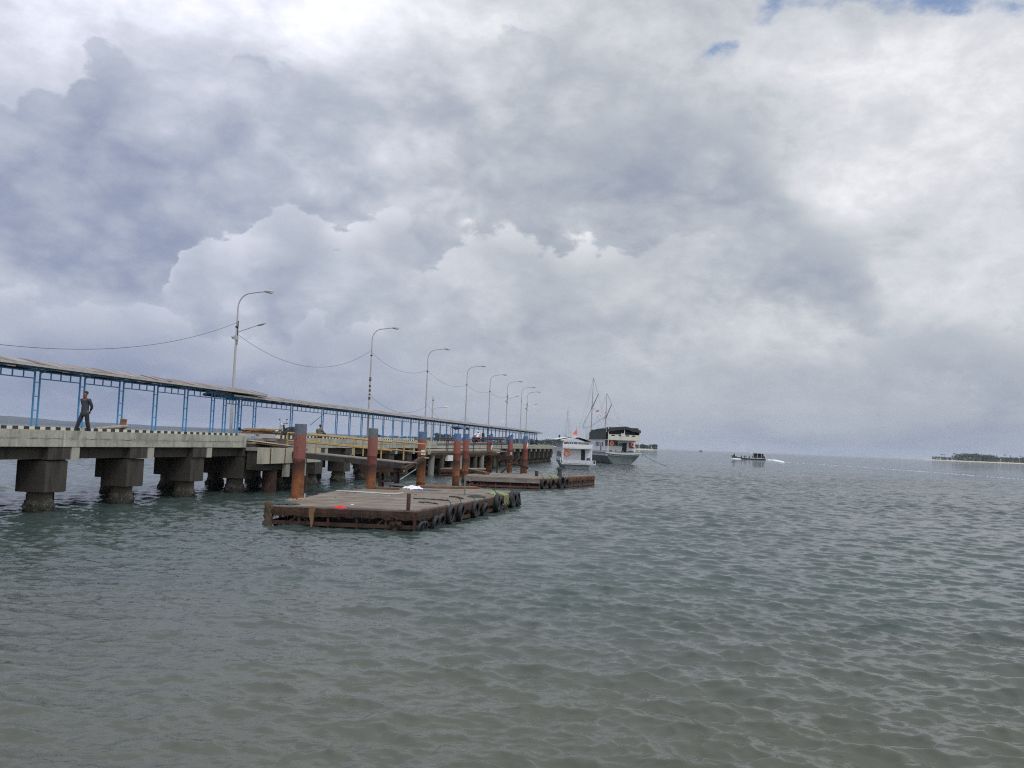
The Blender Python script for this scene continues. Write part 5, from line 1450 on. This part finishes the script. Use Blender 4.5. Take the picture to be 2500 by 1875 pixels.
g = MB(); g.tube([(0, 0, 0), bb-a], .02, 5); tag(g.build('mooring_line', M['cable'], None, a), 'short mooring line from the stern of the small white boat', 'rope')

# crowded open boat under way, heading left
Yd = 414.0; c = at(1828, 1123, Yd); c.z = 0
b3 = thing('ferry_boat', 'open wooden passenger boat full of people speeding left on the open sea', 'boat', c, R_(2))
g = MB(); secs = []; n = 14
for i in range(n+1):
    u = i/n; x = 7.9-15.6*u; hb = 1.25*(1-max(0, (u-.55)/.45)**2.2)*(.85+.15*min(1, u*4)); hb = max(.05, hb)
    top = .75+1.15*max(0, (u-.5)/.5)**1.8; xx = x-(.9 if u > .9 else 0)*(u-.9)*4
    secs.append([(xx-.4*u**4, -hb, top), (x, -hb*.8, .1), (x, 0, -.4), (x, hb*.8, .1), (xx-.4*u**4, hb, top)])
g.loft(secs, close=False, caps=True); g.add([s[0] for s in secs]+[s[-1] for s in secs], [(i, i+1, n+2+i, n+1+i) for i in range(n)]); g.build('hull', plain('dark blue grey hull', (.10, .12, .14), .5), b3)
g = MB(); g.loft([[(s[0][0], s[0][1]*1.03-.02, s[0][2]-.18), (s[0][0], s[0][1]*1.03-.02, s[0][2]+.05), (s[0][0], s[0][1]*.95, s[0][2]+.05), (s[0][0], s[0][1]*.95, s[0][2]-.18)] for s in secs], close=True); g.build('gunwale', M['boatwhite'], b3)
MB().box(2.0, 7.0, -.95, .95, .7, 1.7).build('stern_seats', M['darkcloth'], b3)
MB().box(2.2, 7.2, .9, 1.0, 1.7, 2.95).build('far_side_curtain', M['tarp'], b3)
g = MB(); g.box(1.6, 7.6, -1.3, 1.3, 3.0, 3.10); g.loft([[(1.6, y, 3.0), (1.6, y, 3.1), (.9, y, 2.85), (.9, y, 2.75)] for y in (-1.3, 1.3)], close=True); g.build('canopy', M['boatwhite'], b3)
for x in (1.8, 3.7, 5.6, 7.4):
    for y in (-1.1, 1.1): MB().box(x-.05, x+.05, y-.05, y+.05, .7, 3.0).build('canopy_post', M['boatwhite'], b3)
g = MB()
for k in range(8):
    x = 1.2-k*.95; g.box(x-.03, x+.03, -1.12, -1.06, .9, 2.2+.02*k)
g.bar((1.6, -1.09, 2.35), (-6.4, -1.09, 2.55), .05); g.build('side_rail', M['galv'], b3)
MB().box(2.2, 4.0, -.9, .9, .7, 2.0).build('engine_box', M['darkcloth'], b3)
MB().tube([(4.4, 0, 3.1), (4.4, 0, 4.4)], .025, 5).build('aerial', M['galv'], b3)
MB().tube([(-7.4, 0, 1.9), (-7.5, 0, 2.8)], .04, 5).build('bow_post', M['dark'], b3)
pls = ['in dark clothes nearest the bow rail', 'second from the bow', 'third from the bow', 'fourth from the bow', 'just before the canopy', 'under the front of the canopy', 'under the middle of the canopy', 'under the back of the canopy', 'at the very stern']
for k, x in enumerate((-6.9, -3.6, -2.2, -1.4, .3, 3.2, 5.2, 6.4, 7.2)):
    q = b3.matrix_basis @ Vector((x, -.75, .55 if x > -6 else 1.3)); person('small figure sitting in the speeding open boat, '+pls[k], q, R_(-80+20*(k % 3)), 'sit', ['darkcloth', 'bluecloth', 'khaki'][k % 3], 'trousers', 1.35, 'passengers in the open boat', detail=False)
def foam(name, label, pts, wd, h=.05, seed=1, dens=1.0, op=1):
    """lumpy low sheet of froth lying on the sea"""
    g = MB(); rnd = random.Random(seed)
    P = [Vector(p) for p in pts]
    for i in range(len(P)-1):
        L = (P[i+1]-P[i]).length; n = int(L*dens)
        for k in range(n):
            q = P[i].lerp(P[i+1], rnd.random()); w = wd[i]+(wd[i+1]-wd[i])*rnd.random()
            q = q+Vector((rnd.uniform(-.3, .3), rnd.uniform(-w, w), 0)); r = rnd.uniform(.12, .5)*(op)
            g.ball(q, (r*2.2, r, rnd.uniform(.3, 1)*h), 6, 4)
    return tag(g.build(name, M['foam'], None, None), label, None, None, 'stuff')
s0 = b3.matrix_basis @ Vector((7.6, 0, 0))
w1 = onz(1908, 1128.5, 0)
foam('foam', None, [s0, s0+Vector((4, -.5, 0)), w1], [.6, 1.4, 1.6], .45, 2, 11)
foam('foam', None, [w1, onz(2100, 1140, 0), onz(2300, 1155, 0), onz(2495, 1170, 0)], [.5, .5, .5, .6], .04, 3, 1.1, .45)
foam('foam', None, [b3.matrix_basis @ Vector((-7.6, -.4, 0)), b3.matrix_basis @ Vector((-5.0, -1.5, 0))], [.4, .8], .35, 4, 14)
# specks on the horizon
c = at(1714, 1099.5, 2400); c.z = 0
fb = thing('fishing_boat', 'tiny dark fishing boat far off on the horizon left of the speeding boat', 'boat', c, R_(20))
g, _ = hullmesh(14, 4, 1.6); g.build('hull', M['dark'], fb); MB().box(-1.2, 1.2, 2, 6, 1.6, 4.2).build('cabin', M['boatgrey'], fb)
foam('foam', None, [at(2200, 1118.8, 2300)*1, at(2235, 1120, 2300)*1], [3, 3], 1.2, 6, .8)

# ------------------------------------------------------------------ far shores
leafm = {}
def leaf(name, a, b):
    m, T, bs = mat(name); n = T.noise(objco(T), .08, 5, .7)
    T.put(bs.inputs['Base Color'], T.mix(T.step(n, .35, .65), a, b)); bs.inputs['Roughness'].default_value = .8; return m
LF = leaf('far foliage', (.035, .055, .030), (.065, .085, .040))
LFD = leaf('dark far foliage', (.020, .035, .024), (.04, .06, .035))
def woods(name, spans, seed, m, dens=1.0, depth=60):
    """spans: (px0, px1, Y, z0, h0, h1): leaf clumps filling crowns of uneven height"""
    g = MB(); rnd = random.Random(seed)
    for (px0, px1, Y, z0, h0, h1) in spans:
        A, B = at(px0, hz(px0), Y), at(px1, hz(px1), Y); W = abs(B.x-A.x); n = int(W/ (Y*.0022) * dens * 2.3)
        for k in range(n):
            u = rnd.random(); x = A.x+(B.x-A.x)*u; y = Y+rnd.uniform(0, depth)
            nz = .5+.5*mnoise.noise(Vector((x*.9/(Y*.012), seed, 0)))+.35*mnoise.noise(Vector((x/(Y*.0035), seed, 3)))
            h = h0+(h1-h0)*max(0, min(1.2, nz)); R = rnd.uniform(.16, .34)*h*(1.1 if rnd.random() < .8 else .6)
            cz = z0+h-R*.6
            for q in range(34):
                v = Vector((rnd.gauss(0, .5), rnd.gauss(0, .5), rnd.gauss(0, .42)))
                p = Vector((x, y, cz))+Vector((v.x*R*1.25, v.y*R, v.z*R)); s = R*rnd.uniform(.14, .34)
                p.z = max(z0+.3, min(p.z, z0+h+R*.25))
                a = Vector((rnd.uniform(-1, 1), rnd.uniform(-1, 1), rnd.uniform(-1, 1))).normalized()*s; bb_ = a.cross(Vector((rnd.uniform(-1, 1), rnd.uniform(-1, 1), rnd.uniform(-1, 1)))).normalized()*s
                g.add([p-a, p+bb_, p+a, p-bb_], [(0, 1, 2, 3)])
            # understorey down to the ground
            for q in range(10):
                p = Vector((x+rnd.uniform(-1, 1)*R, y, z0+rnd.uniform(0, max(.5, h-R)))); s = R*rnd.uniform(.25, .5)
                g.add([p+Vector((-s, 0, -s*.6)), p+Vector((s, .2, -s*.5)), p+Vector((s*.8, 0, s*.6)), p+Vector((-s*.9, .3, s*.5))], [(0, 1, 2, 3)])
    return tag(g.build(name, m, None, None, fixn=False), None, None, None, 'stuff')
def landmass(name, spans, seed, zs, m, depth=60, beach=10, kind='structure'):
    g = MB()
    for (px0, px1, Y) in spans:
        A, B = at(px0, hz(px0), Y), at(px1, hz(px1), Y); n = 24; rows = []
        for i in range(n+1):
            u = i/n; x = A.x+(B.x-A.x)*u; e = min(1, 6*u, 6*(1-u))
            w = 3*mnoise.noise(Vector((x*.02, seed, 0)))
            rows.append([(x, Y-beach+w, -.3), (x, Y, zs[0]*e+.02), (x, Y+depth*.3, zs[1]*e+.02), (x, Y+depth, zs[1]*e+.01), (x, Y+depth+beach, -.3)])
        g.loft(rows, caps=False, smooth=True)
    return tag(g.build(name, m, None, None), None, None, None, kind)
# left background: shore behind the pier end
YL = 1500
landmass('island', [(880, 1375, YL)], 2, (1.0, 2.0), M['sand'], 80, 8)
woods('far_woods', [(905, 1180, YL, 1.5, 3, 8), (1180, 1372, YL, 1.5, 5, 12.5), (1060, 1110, YL, 1.5, 9, 14), (860, 910, YL, .8, 2, 4)], 11, LFD, 1.7, 50)
for k, (px, w, lb) in enumerate(((938, 22, 'wide low white building on the far shore left of the second pile'), (985, 34, 'long white building on the far shore right of the second pile'), (1400, 8, 'small white hut on the far shore behind the small boat'))):
    c = at(px, hz(px), YL-6); c.z = .8
    hb = thing('far_building', lb, 'building', c, 0, 'white buildings on the far shore')
    MB().box(-w/2, w/2, 0, 8, 0, 3.0).build('wall', M['boatwhite'], hb)
    MB().prism([(-w/2-.6, -.8), (w/2+.6, -.8), (w/2+.6, 8.8), (-w/2-.6, 8.8)], 3.01, 3.5).build('roof', M['white'], hb)
# wooded point behind the ships
YR = 1700
landmass('island', [(1455, 1610, YR)], 5, (1.2, 2.5), M['sand'], 80, 12)
woods('far_woods', [(1440, 1607, YR, 2.0, 5, 9.5)], 12, LFD, 2.4, 50)
# right island
YI = 2600
landmass('island', [(2283, 2560, YI)], 7, (2.0, 3.0), M['sand'], 120, 30)
woods('far_woods', [(2292, 2365, YI+10, 3, 5, 11), (2352, 2440, YI+10, 3, 12, 23), (2435, 2560, YI+10, 3, 8, 19)], 13, LF, 1.9, 60)
def palm(label, px, h, lean, group):
    c = at(px, hz(px), YI-2); c.z = 3
    r = thing('palm_tree', label, 'palm tree', c, 0, group)
    MB().tube([(0, 0, 0), (lean*.3, 0, h*.5), (lean, 0, h)], [.35, .28, .22], 6).build('trunk', M['timber'], r)
    g = MB()
    for k in range(11):
        a = 2*math.pi*k/11; L = h*.22; u = Vector((math.cos(a), math.sin(a), 0)); s = Vector((-u.y, u.x, 0)); t_ = Vector((lean, 0, h))
        g.add([t_, t_+u*L*.5+s*1.0+Vector((0, 0, .9)), t_+u*L+Vector((0, 0, -L*.35)), t_+u*L*.5-s*1.0+Vector((0, 0, .9)), t_+u*L*.5+Vector((0, 0, 1.5))], [(0, 1, 4), (1, 2, 4), (2, 3, 4), (3, 0, 4)])
    g.build('crown', LF, r)
PS = .66
for k, (px, h, ln, lb) in enumerate(((2298, 24, 1, 'leftmost palm on the right-hand island'), (2306, 22, -1, 'second palm from the tip of the right-hand island'), (2329, 30, 1, 'tall palm left of the wooded hump on the island'), (2335, 27, 2, 'slightly shorter palm beside the tall one on the island'), (2345, 26, -2, 'palm touching the left side of the wooded hump'), (2452, 32, 1, 'palm poking out right of the wooded hump'), (2468, 28, -1, 'palm farther right above the island trees'), (2490, 29, 1, 'palm at the right edge of the photo on the island'))):
    palm(lb, px, h*PS, ln, 'coconut palms on the island')
c = at(2400, hz(2400), YI+5); c.z = 3
hb = thing('far_building', 'grey flat-roofed building rising from the trees of the right island', 'building', c, 0)
MB().box(-9, 9, 90, 105, 0, 21).build('wall', M['boatgrey'], hb); MB().box(-12, 12, 89, 106, 21.02, 22.5).build('roof', M['boatgrey'], hb)
# distant hills across the bay on the left
g = MB(); n = 70; YH = 4500; A, B = at(-150, 1030, YH), at(1250, 1080, YH); rows = []
hk = [(0, 62), (.12, 58), (.19, 44), (.30, 34), (.42, 30), (.52, 34), (.62, 24), (.75, 20), (.9, 16), (1, 0)]
for i in range(n+1):
    u = i/n; x = A.x+(B.x-A.x)*u
    h = next(h0+(h1-h0)*(u-u0)/(u1-u0) for (u0, h0), (u1, h1) in zip(hk, hk[1:]) if u0 <= u <= u1)
    h = max(1, .64*h*(1+.25*mnoise.noise(Vector((u*9, 1, 0)))+.10*mnoise.noise(Vector((u*40, 2, 0)))))
    rows.append([(x, YH-60, -1), (x, YH, h*.45), (x, YH+250, h), (x, YH+900, h*.5), (x, YH+1200, -1)])
g.loft(rows, caps=False, smooth=True)
hm, T, bs = mat('hill forest'); nn = T.noise(objco(T), .006, 6, .7); T.put(bs.inputs['Base Color'], T.mix(T.step(nn, .35, .65), (.018, .030, .032), (.035, .05, .045)))
tag(g.build('hills', hm, None, None), None, None, None, 'structure')

# ------------------------------------------------------------------ air
hzm = bpy.data.materials.new('haze'); hzm.use_nodes = True; nt = hzm.node_tree; nt.nodes.clear()
o_ = nt.nodes.new('ShaderNodeOutputMaterial'); v_ = nt.nodes.new('ShaderNodeVolumePrincipled')
v_.inputs['Color'].default_value = (.74, .82, .97, 1); v_.inputs['Density'].default_value = 4.5e-5; v_.inputs['Anisotropy'].default_value = .2
nt.links.new(v_.outputs[0], o_.inputs['Volume'])
g = MB(); g.box(-14500, 14500, -14500, 14500, -5, 130)
tag(g.build('haze', hzm), None, None, None, 'stuff')
